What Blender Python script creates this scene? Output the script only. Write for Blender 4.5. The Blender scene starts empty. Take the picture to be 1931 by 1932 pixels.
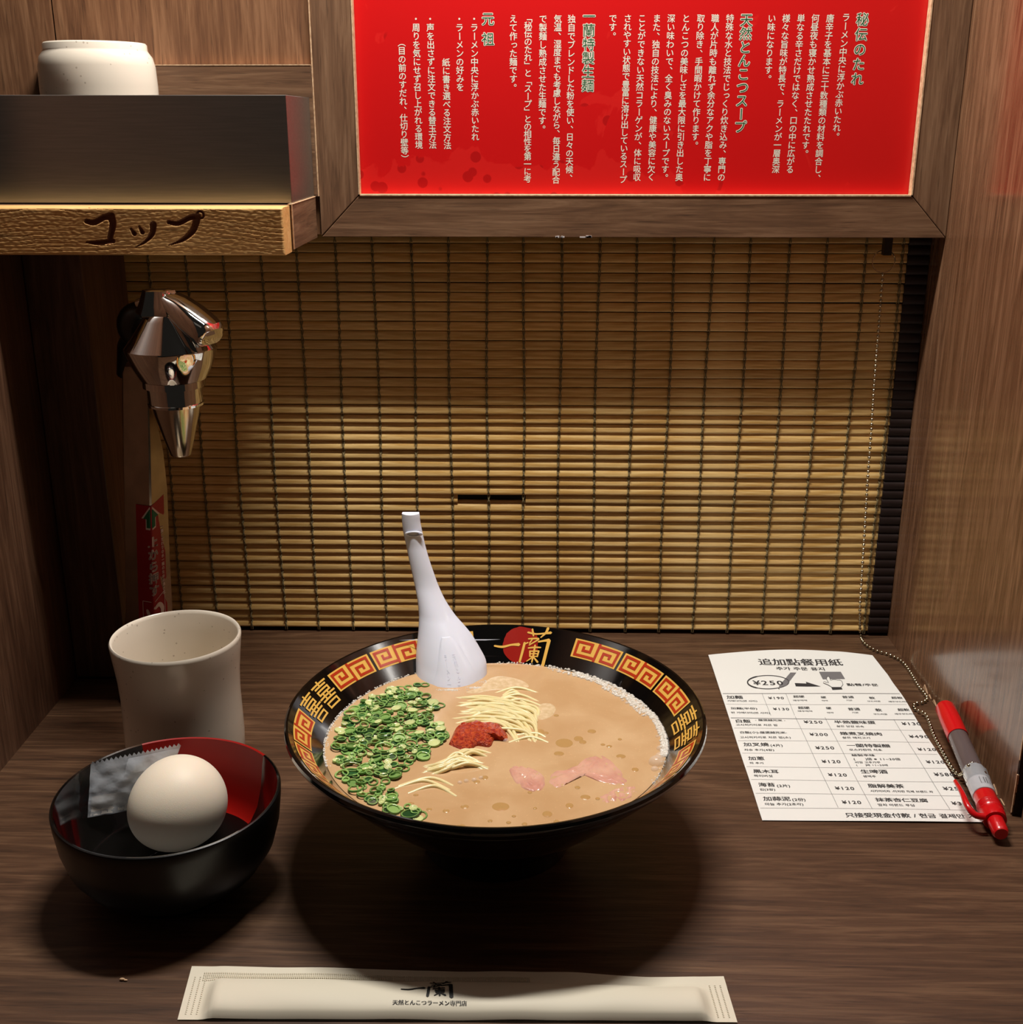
import bpy, bmesh, math, random
from mathutils import Vector, Matrix, noise
random.seed(7)
C = bpy.context.scene.collection
SC = bpy.context.scene
PI = math.pi
# ------------------------------------------------------------------ camera
H, F, PIT, YAW = .36, 2185.0, math.radians(18.5), math.radians(-1.1)
FW = Vector((math.sin(YAW)*math.cos(PIT), math.cos(YAW)*math.cos(PIT), -math.sin(PIT)))
RT = FW.cross(Vector((0, 0, 1))).normalized(); UP = RT.cross(FW)
cam = bpy.data.cameras.new('camera'); co = bpy.data.objects.new('camera', cam); C.objects.link(co)
cam.sensor_fit = 'HORIZONTAL'; cam.sensor_width = 36; cam.lens = F/1931*36; cam.clip_start = .01
m = Matrix((RT, UP, -FW)).transposed().to_4x4(); m.translation = (0, 0, H); co.matrix_world = m
SC.camera = co
SC.view_settings.view_transform = 'Standard'; SC.view_settings.look = 'None'
SC.view_settings.gamma = 1; SC.view_settings.use_curve_mapping = False
SC.view_settings.exposure = 0.0
# ------------------------------------------------------------------ world and lamps
w = bpy.data.worlds.new('dim_room'); SC.world = w; w.use_nodes = True
w.node_tree.nodes['Background'].inputs[0].default_value = (1, .86, .72, 1)
w.node_tree.nodes['Background'].inputs[1].default_value = .012
def lamp(name, loc, sx, sy, watts, col, rot=(0, 0, 0)):
    l = bpy.data.lights.new(name, 'AREA'); l.shape = 'RECTANGLE'; l.size = sx; l.size_y = sy
    l.energy = watts; l.color = col
    o = bpy.data.objects.new(name, l); C.objects.link(o); o.location = loc; o.rotation_euler = rot
    return o
lamp('booth_lamp', (-.02, .649, .836), .26, .03, 7.1, (1, .955, .885))
lamp('added_fill_light', (-.1, -.7, 1.7), .9, .5, .16, (1, .88, .76), (math.radians(35), 0, 0))  # weak fill added behind the camera, no real lamp of the room

def at(u, v, ax, val):
    """point where the line of sight through photo pixel (u, v) meets the plane axis ax = val"""
    d = RT*((u-965.5)/F) - UP*((v-966)/F) + FW
    t = (val-(0, 0, H)[ax])/d[ax]
    return Vector((0, 0, H)) + d*t
def lin(c): return tuple((x/12.92 if x <= .04045 else ((x+.055)/1.055)**2.4) for x in [y/255 for y in c]) + (1,)
# ------------------------------------------------------------------ materials
def mat(name, col, rough=.5, metal=0, coat=0, trans=0, ior=1.45, sss=0, bump=None, spec=.5, alpha=1, two=None, nscale=50, nstretch=(1, 1, 1), aniso=0, rand=0):
    M = bpy.data.materials.new(name); M.use_nodes = True
    nt = M.node_tree; b = nt.nodes['Principled BSDF']
    b.inputs['Base Color'].default_value = lin(col); b.inputs['Roughness'].default_value = rough
    b.inputs['Metallic'].default_value = metal; b.inputs['Coat Weight'].default_value = coat
    b.inputs['Coat Roughness'].default_value = .08
    b.inputs['Transmission Weight'].default_value = trans; b.inputs['IOR'].default_value = ior
    b.inputs['Specular IOR Level'].default_value = spec; b.inputs['Alpha'].default_value = alpha
    if sss:
        b.inputs['Subsurface Weight'].default_value = sss; b.inputs['Subsurface Radius'].default_value = (.004, .002, .001); b.inputs['Subsurface Scale'].default_value = 1
    if aniso: b.inputs['Anisotropic'].default_value = aniso
    tc = nt.nodes.new('ShaderNodeTexCoord'); mp = nt.nodes.new('ShaderNodeMapping'); mp.inputs['Scale'].default_value = nstretch
    nt.links.new(tc.outputs['Object'], mp.inputs[0])
    cur = None
    if two:
        n = nt.nodes.new('ShaderNodeTexNoise'); n.inputs['Scale'].default_value = nscale; n.inputs['Detail'].default_value = 6
        nt.links.new(mp.outputs[0], n.inputs['Vector'])
        r = nt.nodes.new('ShaderNodeValToRGB'); r.color_ramp.elements[0].position = .38; r.color_ramp.elements[1].position = .64
        r.color_ramp.elements[0].color = lin(col); r.color_ramp.elements[1].color = lin(two)
        nt.links.new(n.outputs['Fac'], r.inputs[0]); cur = r.outputs[0]
    if rand:
        oi = nt.nodes.new('ShaderNodeObjectInfo'); hs = nt.nodes.new('ShaderNodeHueSaturation')
        mr = nt.nodes.new('ShaderNodeMapRange'); mr.inputs[3].default_value = 1-rand; mr.inputs[4].default_value = 1+rand
        nt.links.new(oi.outputs['Random'], mr.inputs[0]); nt.links.new(mr.outputs[0], hs.inputs['Value'])
        if cur: nt.links.new(cur, hs.inputs['Color'])
        else: hs.inputs['Color'].default_value = lin(col)
        cur = hs.outputs[0]
    if cur: nt.links.new(cur, b.inputs['Base Color'])
    if bump:
        sc, st, dist = bump
        n2 = nt.nodes.new('ShaderNodeTexNoise'); n2.inputs['Scale'].default_value = sc; n2.inputs['Detail'].default_value = 4
        nt.links.new(mp.outputs[0], n2.inputs['Vector'])
        bp = nt.nodes.new('ShaderNodeBump'); bp.inputs['Strength'].default_value = st; bp.inputs['Distance'].default_value = dist
        nt.links.new(n2.outputs['Fac'], bp.inputs['Height']); nt.links.new(bp.outputs[0], b.inputs['Normal'])
    return M
def wood(name, cols, axis, rough=.45, scale=1.0, coat=0, bump=.15, lines=False, spec=.5):
    """laminate wood: broad figure + long pores, grain running along axis (0 x, 1 y, 2 z)"""
    M = bpy.data.materials.new(name); M.use_nodes = True
    nt = M.node_tree; N = nt.nodes.new; L = nt.links.new; b = nt.nodes['Principled BSDF']
    b.inputs['Roughness'].default_value = rough; b.inputs['Coat Weight'].default_value = coat; b.inputs['Coat Roughness'].default_value = .12
    b.inputs['Specular IOR Level'].default_value = spec
    tc = N('ShaderNodeTexCoord')
    def mp(across, along):
        k = N('ShaderNodeMapping'); s = [across*scale]*3; s[axis] = along*scale; k.inputs['Scale'].default_value = s
        L(tc.outputs['Object'], k.inputs[0]); return k.outputs[0]
    def ns(vec, sc, det, dis=0):
        n = N('ShaderNodeTexNoise'); n.inputs['Scale'].default_value = sc; n.inputs['Detail'].default_value = det
        n.inputs['Roughness'].default_value = .6; n.inputs['Distortion'].default_value = dis; L(vec, n.inputs['Vector']); return n.outputs['Fac']
    big = ns(mp(75, 6), 1, 8, 2.6); fine = ns(mp(480, 20), 1, 5, .8); pore = ns(mp(900, 40), 1, 2)
    r = N('ShaderNodeValToRGB'); e = r.color_ramp.elements
    e[0].position = .31; e[0].color = lin(cols[0]); e[1].position = .71; e[1].color = lin(cols[2])
    k = e.new(.5); k.color = lin(cols[1])
    mx = N('ShaderNodeMath'); mx.operation = 'MULTIPLY_ADD'; mx.inputs[1].default_value = .38
    L(fine, mx.inputs[0]); a = N('ShaderNodeMath'); a.operation = 'MULTIPLY'; a.inputs[1].default_value = .65; L(big, a.inputs[0]); L(a.outputs[0], mx.inputs[2])
    L(mx.outputs[0], r.inputs[0])
    pr = N('ShaderNodeMapRange'); pr.inputs[1].default_value = .60; pr.inputs[2].default_value = .70; pr.inputs[3].default_value = 1; pr.inputs[4].default_value = .62
    L(pore, pr.inputs[0])
    mm = N('ShaderNodeMix'); mm.data_type = 'RGBA'; mm.blend_type = 'MULTIPLY'; mm.inputs[0].default_value = 1
    L(r.outputs[0], mm.inputs[6]); L(pr.outputs[0], mm.inputs[7]); col = mm.outputs[2]
    hgt = fine
    if lines:   # deep weathered softwood rings
        wv = N('ShaderNodeTexWave'); wv.wave_type = 'BANDS'; wv.bands_direction = 'Z'; wv.inputs['Scale'].default_value = 1; wv.inputs['Distortion'].default_value = 11
        wv.inputs['Detail'].default_value = 5; wv.inputs['Detail Scale'].default_value = 1.4; wv.inputs['Detail Roughness'].default_value = .65
        q = N('ShaderNodeMapping'); q.inputs['Scale'].default_value = (6, 20, 85); q.inputs['Rotation'].default_value = (0, .12, 0); L(tc.outputs['Object'], q.inputs[0]); L(q.outputs[0], wv.inputs['Vector'])
        rr = N('ShaderNodeMapRange'); rr.inputs[1].default_value = .02; rr.inputs[2].default_value = .30; rr.inputs[3].default_value = .5; rr.inputs[4].default_value = 1; L(wv.outputs['Fac'], rr.inputs[0])
        m2 = N('ShaderNodeMix'); m2.data_type = 'RGBA'; m2.blend_type = 'MULTIPLY'; m2.inputs[0].default_value = 1
        L(col, m2.inputs[6]); L(rr.outputs[0], m2.inputs[7]); col = m2.outputs[2]; hgt = wv.outputs['Fac']
    L(col, b.inputs['Base Color'])
    bp = N('ShaderNodeBump'); bp.inputs['Strength'].default_value = bump; bp.inputs['Distance'].default_value = .0006 if not lines else .0012
    L(hgt, bp.inputs['Height']); L(bp.outputs[0], b.inputs['Normal'])
    return M
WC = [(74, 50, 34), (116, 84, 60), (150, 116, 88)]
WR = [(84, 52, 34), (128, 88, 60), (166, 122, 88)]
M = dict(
 wl=wood('left_wall_laminate_shaded', [(54, 34, 24), (84, 57, 41), (112, 82, 62)], 2, .4),  # darker copy of the wall laminate, the left side's shade put into its colour
 table=wood('table_laminate', [(52, 34, 22), (82, 56, 38), (116, 86, 62)], 0, .42),
 wv=wood('wall_laminate_upright_grain', WR, 2, .5),
 wh=wood('laminate_level_grain', WC, 0, .5),
 wfr=wood('frame_upright_grain', WC, 2, .5),
 wr=wood('right_wall_laminate', [(80, 50, 34), (114, 80, 57), (152, 114, 86)], 2, .22, coat=.35, bump=.05),
 wy=wood('side_grain', WC, 1, .5),
 cedar=wood('carved_cedar', [(206, 152, 88), (226, 176, 110), (240, 198, 134)], 0, .55, bump=.2),
 cedar_g=mat('cedar_dark_grain', (158, 104, 54), .6),
 cedar_d=mat('carved_letter_stain', (112, 62, 28), .7),
 cream=mat('raw_board_edge', (222, 188, 150), .7, two=(190, 150, 115), nscale=400),
 dark=mat('dark_board_core', (34, 24, 19), .7, two=(52, 38, 30), nscale=200),
 steel=mat('brushed_stainless', (166, 168, 166), .38, metal=1, two=(176, 177, 175), nscale=60, nstretch=(.6, 8, 14), bump=(300, .05, .0002), aniso=.5),
 chrome=mat('chrome', (225, 224, 222), .05, metal=1),
 satin=mat('satin_chrome', (190, 180, 165), .16, metal=1),
 plate=mat('pillar_stainless', (178, 162, 146), .22, metal=1, two=(160, 146, 132), nscale=80, bump=(90, .1, .0004)),
 black=mat('black_plastic', (12, 11, 11), .3),
 bamboo=mat('bamboo', (208, 164, 94), .38, two=(238, 202, 136), nscale=30, nstretch=(1.2, 20, 20), bump=(220, .25, .0004), rand=.17),
 thread=mat('blind_thread', (128, 114, 80), .9),
 tape=mat('brown_edge_tape', (38, 22, 18), .6, bump=(200, .3, .0004)),
 ceramic=mat('speckled_white_ceramic', (226, 216, 200), .16, spec=.5),
 bowlblk=mat('black_lacquer', (9, 8, 8), .1, coat=1),
 matteblk=mat('matte_black_lacquer', (14, 13, 13), .34, spec=.5, bump=(900, .12, .0002)),
 gold=mat('gold_print', (226, 178, 84), .25), redp=mat('brick_red_print', (176, 52, 24), .22), redsun=mat('dark_red_print', (150, 26, 16), .2),
 redlac=mat('red_lacquer', (150, 18, 12), .35, spec=.3),
 redsign=None, wprint=mat('white_print', (244, 238, 222), .5), gprint=mat('green_print', (18, 92, 48), .5),
 spoon=mat('white_melamine', (226, 229, 243), .2, sss=.1),
 egg=mat('eggshell', (240, 228, 208), .5, sss=.25, bump=(2600, .25, .0002)),
 broth=None,
 foam=mat('broth_foam', (250, 246, 236), .1, alpha=.6, spec=.9),
 froth=mat('pale_froth', (208, 180, 138), .25, two=(222, 198, 160), nscale=400, bump=(900, .5, .0003)),
 bubble=mat('bubble_film', (255, 250, 240), .02, alpha=.25, spec=1, coat=1),
 oil=mat('oil_film', (184, 146, 92), .05, spec=.6),
 noodle=mat('noodle', (240, 222, 168), .22, sss=.25, spec=.6),
 pork=mat('pork_meat', (218, 172, 148), .2, two=(202, 146, 128), nscale=60, sss=.2, bump=(260, .5, .0008)),
 paste=mat('chili_paste', (168, 34, 10), .24, two=(214, 84, 28), nscale=600, bump=(1100, 1.0, .0016), spec=.6),
 sc_d=mat('scallion_dark_skin', (42, 84, 44), .2, spec=.7, rand=.35), sc_m=mat('scallion_mid_skin', (90, 142, 66), .2, spec=.7, rand=.25), sc_l=mat('scallion_pale_skin', (156, 188, 100), .2, rand=.15),
 sc_i=mat('scallion_flesh', (128, 166, 92), .1, sss=.2, rand=.3), sc_w=mat('scallion_pale_flesh', (208, 216, 150), .2, sss=.2, rand=.12),
 paper=mat('order_paper', (236, 236, 232), .7, bump=(40, .1, .001)),
 ink=mat('black_ink', (52, 50, 52), .7), inkg=mat('grey_ink', (118, 116, 118), .7), rule=mat('rule_line_ink', (110, 108, 110), .7),
 redpen=mat('red_pen_plastic', (206, 14, 22), .25, coat=.3), clear=mat('smoky_clear_barrel', (112, 98, 98), .12, trans=.25), white=mat('white_tape', (214, 210, 212), .4),
 sleeve=mat('sleeve_paper', (228, 220, 200), .6), brushink=mat('brush_ink', (26, 24, 24), .6),
 packet=mat('clear_sachet_film', (200, 206, 214), .12, alpha=.5, spec=.9, bump=(60, .6, .003)), salt=mat('salt', (235, 232, 226), .8, alpha=.75),
 bead=mat('steel_bead', (205, 196, 170), .18, metal=1),
 sticker=mat('red_sticker', (150, 14, 26), .4), stw=mat('sticker_white_print', (214, 196, 186), .5), stg=mat('sticker_green_print', (10, 96, 62), .5),
 oak=mat('pale_side', (150, 122, 74), .45),
)
def redsign():
    K = bpy.data.materials.new('red_acrylic_sign'); K.use_nodes = True; nt = K.node_tree; N = nt.nodes.new; L = nt.links.new; b = nt.nodes['Principled BSDF']
    tc = N('ShaderNodeTexCoord')
    n = N('ShaderNodeTexNoise'); n.inputs['Scale'].default_value = 34; n.inputs['Detail'].default_value = 5; n.inputs['Distortion'].default_value = .8; ofs = N('ShaderNodeVectorMath'); ofs.operation = 'ADD'; ofs.inputs[1].default_value = (.06, 0, .3167); L(tc.outputs['Object'], ofs.inputs[0]); L(ofs.outputs[0], n.inputs['Vector'])
    vo = N('ShaderNodeTexVoronoi'); vo.inputs['Scale'].default_value = 95; vo.inputs['Randomness'].default_value = 1; L(ofs.outputs[0], vo.inputs['Vector'])
    sp = N('ShaderNodeSeparateXYZ'); L(ofs.outputs[0], sp.inputs[0])
    # printed splash of darker/lighter red along the lower left of the sign
    mz = N('ShaderNodeMapRange'); mz.inputs[1].default_value = .348; mz.inputs[2].default_value = .325; L(sp.outputs['Z'], mz.inputs[0])
    mxx = N('ShaderNodeMapRange'); mxx.inputs[1].default_value = .13; mxx.inputs[2].default_value = .05; L(sp.outputs['X'], mxx.inputs[0])
    a = N('ShaderNodeMath'); a.operation = 'MULTIPLY'; L(mz.outputs[0], a.inputs[0]); L(mxx.outputs[0], a.inputs[1])
    t = N('ShaderNodeMath'); t.operation = 'MULTIPLY_ADD'; t.inputs[1].default_value = .35; L(a.outputs[0], t.inputs[0]); L(n.outputs['Fac'], t.inputs[2])
    st = N('ShaderNodeMapRange'); st.inputs[1].default_value = .66; st.inputs[2].default_value = .68; L(t.outputs[0], st.inputs[0])
    dk = N('ShaderNodeMapRange'); dk.inputs[1].default_value = .32; dk.inputs[2].default_value = .36; L(vo.outputs['Distance'], dk.inputs[0])
    c = N('ShaderNodeMix'); c.data_type = 'RGBA'; c.inputs[6].default_value = lin((190, 16, 18)); c.inputs[7].default_value = lin((222, 30, 28)); L(dk.outputs[0], c.inputs[0])
    c2 = N('ShaderNodeMix'); c2.data_type = 'RGBA'; c2.inputs[6].default_value = lin((214, 18, 20)); L(c.outputs[2], c2.inputs[7]); L(st.outputs[0], c2.inputs[0])
    L(c2.outputs[2], b.inputs['Base Color']); b.inputs['Roughness'].default_value = .35
    return K
M['redsign'] = redsign()
def broth():
    K = bpy.data.materials.new('pork_broth'); K.use_nodes = True; nt = K.node_tree; N = nt.nodes.new; L = nt.links.new; b = nt.nodes['Principled BSDF']
    tc = N('ShaderNodeTexCoord')
    n = N('ShaderNodeTexNoise'); n.inputs['Scale'].default_value = 28; n.inputs['Detail'].default_value = 7; n.inputs['Distortion'].default_value = .6; L(tc.outputs['Object'], n.inputs['Vector'])
    r = N('ShaderNodeValToRGB'); r.color_ramp.elements[0].position = .35; r.color_ramp.elements[0].color = lin((194, 156, 112)); r.color_ramp.elements[1].position = .7; r.color_ramp.elements[1].color = lin((210, 176, 134)); L(n.outputs['Fac'], r.inputs[0])
    v = N('ShaderNodeTexVoronoi'); v.inputs['Scale'].default_value = 420; L(tc.outputs['Object'], v.inputs['Vector'])
    k = N('ShaderNodeMapRange'); k.inputs[1].default_value = .10; k.inputs[2].default_value = .16; k.inputs[3].default_value = 1.12; k.inputs[4].default_value = 1; L(v.outputs['Distance'], k.inputs[0])
    mx = N('ShaderNodeMix'); mx.data_type = 'RGBA'; mx.blend_type = 'MULTIPLY'; mx.inputs[0].default_value = 1; L(r.outputs[0], mx.inputs[6]); L(k.outputs[0], mx.inputs[7])
    L(mx.outputs[2], b.inputs['Base Color']); b.inputs['Roughness'].default_value = .16
    bp = N('ShaderNodeBump'); bp.inputs['Strength'].default_value = .25; bp.inputs['Distance'].default_value = .001; L(n.outputs['Fac'], bp.inputs['Height']); L(bp.outputs[0], b.inputs['Normal'])
    return K
M['broth'] = broth()
def speckle(K, dens=700, thr=.07, col=(110, 84, 60)):
    nt = K.node_tree; N = nt.nodes.new; L = nt.links.new; b = nt.nodes['Principled BSDF']
    tc = N('ShaderNodeTexCoord'); v = N('ShaderNodeTexVoronoi'); v.inputs['Scale'].default_value = dens; L(tc.outputs['Object'], v.inputs['Vector'])
    sep = N('ShaderNodeSeparateColor'); L(v.outputs['Color'], sep.inputs[0])
    g = N('ShaderNodeMath'); g.operation = 'GREATER_THAN'; g.inputs[1].default_value = .93; L(sep.outputs[0], g.inputs[0])
    l = N('ShaderNodeMath'); l.operation = 'LESS_THAN'; l.inputs[1].default_value = thr*4; L(v.outputs['Distance'], l.inputs[0])
    a = N('ShaderNodeMath'); a.operation = 'MULTIPLY'; L(g.outputs[0], a.inputs[0]); L(l.outputs[0], a.inputs[1])
    a2 = N('ShaderNodeMath'); a2.operation = 'MULTIPLY'; a2.inputs[1].default_value = .4; L(a.outputs[0], a2.inputs[0])
    c = N('ShaderNodeMix'); c.data_type = 'RGBA'; c.inputs[6].default_value = b.inputs['Base Color'].default_value; c.inputs[7].default_value = lin(col)
    L(a2.outputs[0], c.inputs[0]); L(c.outputs[2], b.inputs['Base Color'])
speckle(M['ceramic'], 500)
# ------------------------------------------------------------------ geometry helpers
def tag(o, label=None, cat=None, group=None, kind=None):
    if label: o['label'] = label
    if cat: o['category'] = cat
    if group: o['group'] = group
    if kind: o['kind'] = kind
    return o
def thing(name, loc, label, cat, group=None):
    o = bpy.data.objects.new(name, None); C.objects.link(o); o.location = loc; o.empty_display_size = .01
    tag(o, label, cat, group); return o
class MB:
    def __init__(s): s.v = []; s.f = []; s.mi = []
    def add(s, vs, fs, mi=0):
        n = len(s.v); s.v += [tuple(v) for v in vs]
        for f in fs: s.f.append(tuple(i+n for i in f)); s.mi.append(mi)
        return s
    def box(s, x0, x1, y0, y1, z0, z1, mi=0):
        v = [(x, y, z) for z in (z0, z1) for y in (y0, y1) for x in (x0, x1)]
        return s.add(v, [(0, 2, 3, 1), (4, 5, 7, 6), (0, 1, 5, 4), (2, 6, 7, 3), (0, 4, 6, 2), (1, 3, 7, 5)], mi)
    def loft(s, secs, closed=True, caps=True, mi=0, loop=False):
        n = len(secs[0]); vs = [p for sec in secs for p in sec]; fs = []
        K = len(secs)
        for i in range(K if loop else K-1):
            for j in range(n if closed else n-1):
                a = i*n+j; b = i*n+(j+1) % n; i2 = (i+1) % K
                fs.append((a, b, i2*n+(j+1) % n, i2*n+j))
        if caps and not loop: fs += [tuple(range(n))[::-1], tuple((K-1)*n+j for j in range(n))]
        return s.add(vs, fs, mi)
    def lathe(s, prof, cx, cy, n=64, mi=0, bottom=True, topc=False):
        secs = [[(cx+r*math.cos(2*PI*k/n), cy+r*math.sin(2*PI*k/n), z) for k in range(n)] for r, z in prof]
        return s.loft(secs, caps=False, mi=mi)
    def tube(s, pts, r, n=8, mi=0, caps=True):
        pts = [Vector(p) for p in pts]; secs = []; prev = None
        for i, p in enumerate(pts):
            t = (pts[min(i+1, len(pts)-1)]-pts[max(i-1, 0)]).normalized()
            if prev is None: a = t.orthogonal().normalized()
            else: a = (prev-t*prev.dot(t)).normalized()
            prev = a; b = t.cross(a); rr = r[i] if hasattr(r, '__len__') else r
            secs.append([p+(a*math.cos(2*PI*k/n)+b*math.sin(2*PI*k/n))*rr for k in range(n)])
        return s.loft(secs, caps=caps, mi=mi)
    def sphere(s, c, r, nu=10, nv=6, sc=(1, 1, 1), mi=0, top=False):
        vs = []; fs = []
        v0 = 0; 
        for i in range(nv+1):
            ph = (PI/2 if top else PI)*i/nv
            for j in range(nu): vs.append((c[0]+r*sc[0]*math.sin(ph)*math.cos(2*PI*j/nu), c[1]+r*sc[1]*math.sin(ph)*math.sin(2*PI*j/nu), c[2]+r*sc[2]*math.cos(ph)))
        for i in range(nv):
            for j in range(nu):
                a = i*nu+j; b = i*nu+(j+1) % nu
                if i == 0: fs.append((a, a+nu, b+nu))
                elif i == nv-1 and not top: fs.append((a, a+nu, b))
                else: fs.append((a, a+nu, b+nu, b))
        return s.add(vs, fs, mi)
    def build(s, name, mats, parent=None, smooth=35, bevel=0, org=None, sub=0):
        me = bpy.data.meshes.new(name)
        o = bpy.data.objects.new(name, me); C.objects.link(o)
        po = Vector((0, 0, 0)); q = parent
        while q is not None: po += q.location; q = q.parent
        off = po if parent else (Vector(org) if org else Vector((0, 0, 0)))
        me.from_pydata([tuple(Vector(v)-off) for v in s.v], [], s.f)
        if parent: o.parent = parent
        elif org: o.location = org
        if not isinstance(mats, (list, tuple)): mats = [mats]
        for k in mats: me.materials.append(k)
        me.polygons.foreach_set('material_index', s.mi)
        me.validate()
        if smooth:
            me.shade_smooth()
            me.set_sharp_from_angle(angle=math.radians(smooth))
        if bevel:
            b = o.modifiers.new('b', 'BEVEL'); b.width = bevel; b.segments = 2; b.limit_method = 'ANGLE'
        if sub:
            b = o.modifiers.new('s', 'SUBSURF'); b.levels = b.render_levels = sub
        return o
def struct(name, mb, m_, **k): return tag(mb.build(name, m_, **k), kind='structure')
def cr(pts, n=6):
    """smooth a poly line (Catmull-Rom) of tuples"""
    P = [tuple(p) for p in pts]; P = [P[0]]+P+[P[-1]]; out = []
    for i in range(1, len(P)-2):
        for k in range(n):
            t = k/n; out.append(tuple(.5*((2*b)+(c-a)*t+(2*a-5*b+4*c-d)*t*t+(3*b-a-3*c+d)*t**3) for a, b, c, d in zip(P[i-1], P[i], P[i+1], P[i+2])))
    out.append(P[-2]); return out
# glyph outlines from Blender's built-in font
GL = {}
def load_glyphs(chars, off=0.0):
    todo = [c for c in dict.fromkeys(chars) if (c, off) not in GL and c != ' ']
    obs = []
    for c in todo:
        cu = bpy.data.curves.new('g', 'FONT'); cu.body = c; cu.resolution_u = 3; cu.offset = off
        o = bpy.data.objects.new('g', cu); C.objects.link(o); obs.append((c, o, cu))
    bpy.context.view_layer.update(); dg = bpy.context.evaluated_depsgraph_get()
    for c, o, cu in obs:
        me = o.evaluated_get(dg).to_mesh(); GL[(c, off)] = ([(v.co.x, v.co.y) for v in me.vertices], [tuple(p.vertices) for p in me.polygons])
        o.evaluated_get(dg).to_mesh_clear(); bpy.data.objects.remove(o); bpy.data.curves.remove(cu)
load_glyphs('国')
_xs = [p[0] for p in GL[('国', 0.0)][0]]; _ys = [p[1] for p in GL[('国', 0.0)][0]]
EM = (max(_xs)-min(_xs))/.84; EX = (max(_xs)+min(_xs))/2; EY = (max(_ys)+min(_ys))/2
ROT = 'ー「」（）'; SMALL = '、。'; TINY = 'っゃゅょッャ'
def lift(f, x, y, pts, d):
    if d == 0: return pts
    a = Vector(f(x, y)); n = (Vector(f(x+1e-4, y))-a).cross(Vector(f(x, y+1e-4))-a)
    if n.length < 1e-14: return pts
    n.normalize(); n = n if n.dot(Vector((0, 0, H))-a) > 0 else -n
    return [tuple(Vector(p)+n*d) for p in pts]
def put_glyph(mb, ch, f, cx, cy, size, mi=0, off=0.0, vertical=False, tri=True):
    """f maps (x, y) to a world point; glyph em box centred on (cx, cy)"""
    if ch == ' ': return
    load_glyphs(ch)
    vs, fs = GL[(ch, 0.0)]; k = size/EM
    sh = [(0, 0)] if off == 0 else [(off*a, off*b) for a, b in ((1, 0), (-1, 0), (0, 1), (0, -1), (.7, .7), (-.7, .7), (.7, -.7), (-.7, -.7))][:8 if off > .03 else 4]
    if off > .03: sh.append((0, 0))
    cpy = 0
    for sx, sy in sh:
        out = []
        for x, y in vs:
            x = (x-EX)*k; y = (y-EY)*k
            if vertical:
                if ch in ROT: x, y = y, -x
                elif ch in SMALL: x += size*.55; y += size*.5
                elif ch in TINY: x += size*.1; y += size*.08
            out.append(f(cx+x+sx*size, cy+y+sy*size))
        mb.add(lift(f, cx, cy, out, cpy*6e-6), fs, mi); cpy += 1
def text_line(mb, s, f, x0, x1, y, mi=0, ysc=1.0, off=0.0, maxh=None):
    """one horizontal line of text stretched to run from x0 to x1, centred on y"""
    wds = []
    for ch in s: wds.append(.32 if ch in ' ()/-' else (.62 if ord(ch) < 0x2000 else (1.0 if ord(ch) < 0xAC00 else .92)))
    u = (x1-x0)/sum(wds); cx = x0
    for ch, wd in zip(s, wds):
        if ch != ' ':
            load_glyphs(ch); vs, fs = GL[(ch, 0.0)]
            mx = (max(v[0] for v in vs)+min(v[0] for v in vs))/2 if wd < .7 else EX
            hh = u if maxh is None else maxh
            k = u/EM; ky = hh*ysc/EM; c = cx+wd*u/2
            for ci, sx in enumerate((-off, off) if off else (0,)): mb.add(lift(f, c, y, [f(c+(x-mx)*k+sx*u, y+(yy-EY)*ky) for x, yy in vs], ci*1e-5), fs, mi)
        cx += wd*u
def ribbon(mb, pts, f, mi=0, n=5, flat=False):
    """brush stroke: pts (x, y, width) in picture units mapped by f"""
    P = cr(pts, n) if len(pts) > 2 and not flat else [tuple(p) for p in pts]
    Lf = []; Rg = []
    for i, p in enumerate(P):
        a = P[max(i-1, 0)]; b = P[min(i+1, len(P)-1)]; dx, dy = b[0]-a[0], b[1]-a[1]; l = math.hypot(dx, dy) or 1
        nx, ny = -dy/l, dx/l; w_ = p[2]/2
        Lf.append((p[0]+nx*w_, p[1]+ny*w_)); Rg.append((p[0]-nx*w_, p[1]-ny*w_))
    if not flat:   # taper the ends
        for side in (0, -1):
            p = P[side]; q = P[1 if side == 0 else -2]; l = math.hypot(p[0]-q[0], p[1]-q[1]) or 1
            e = ((p[0]+(p[0]-q[0])/l*p[2]*.45), (p[1]+(p[1]-q[1])/l*p[2]*.45))
            if side == 0: Lf.insert(0, e); Rg.insert(0, e)
            else: Lf.append(e); Rg.append(e)
    vs = [f(*p) for p in Lf]+[f(*p) for p in Rg]; k = len(Lf)
    mb.add(vs, [(i, i+1, k+i+1, k+i) for i in range(k-1)], mi)
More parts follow.
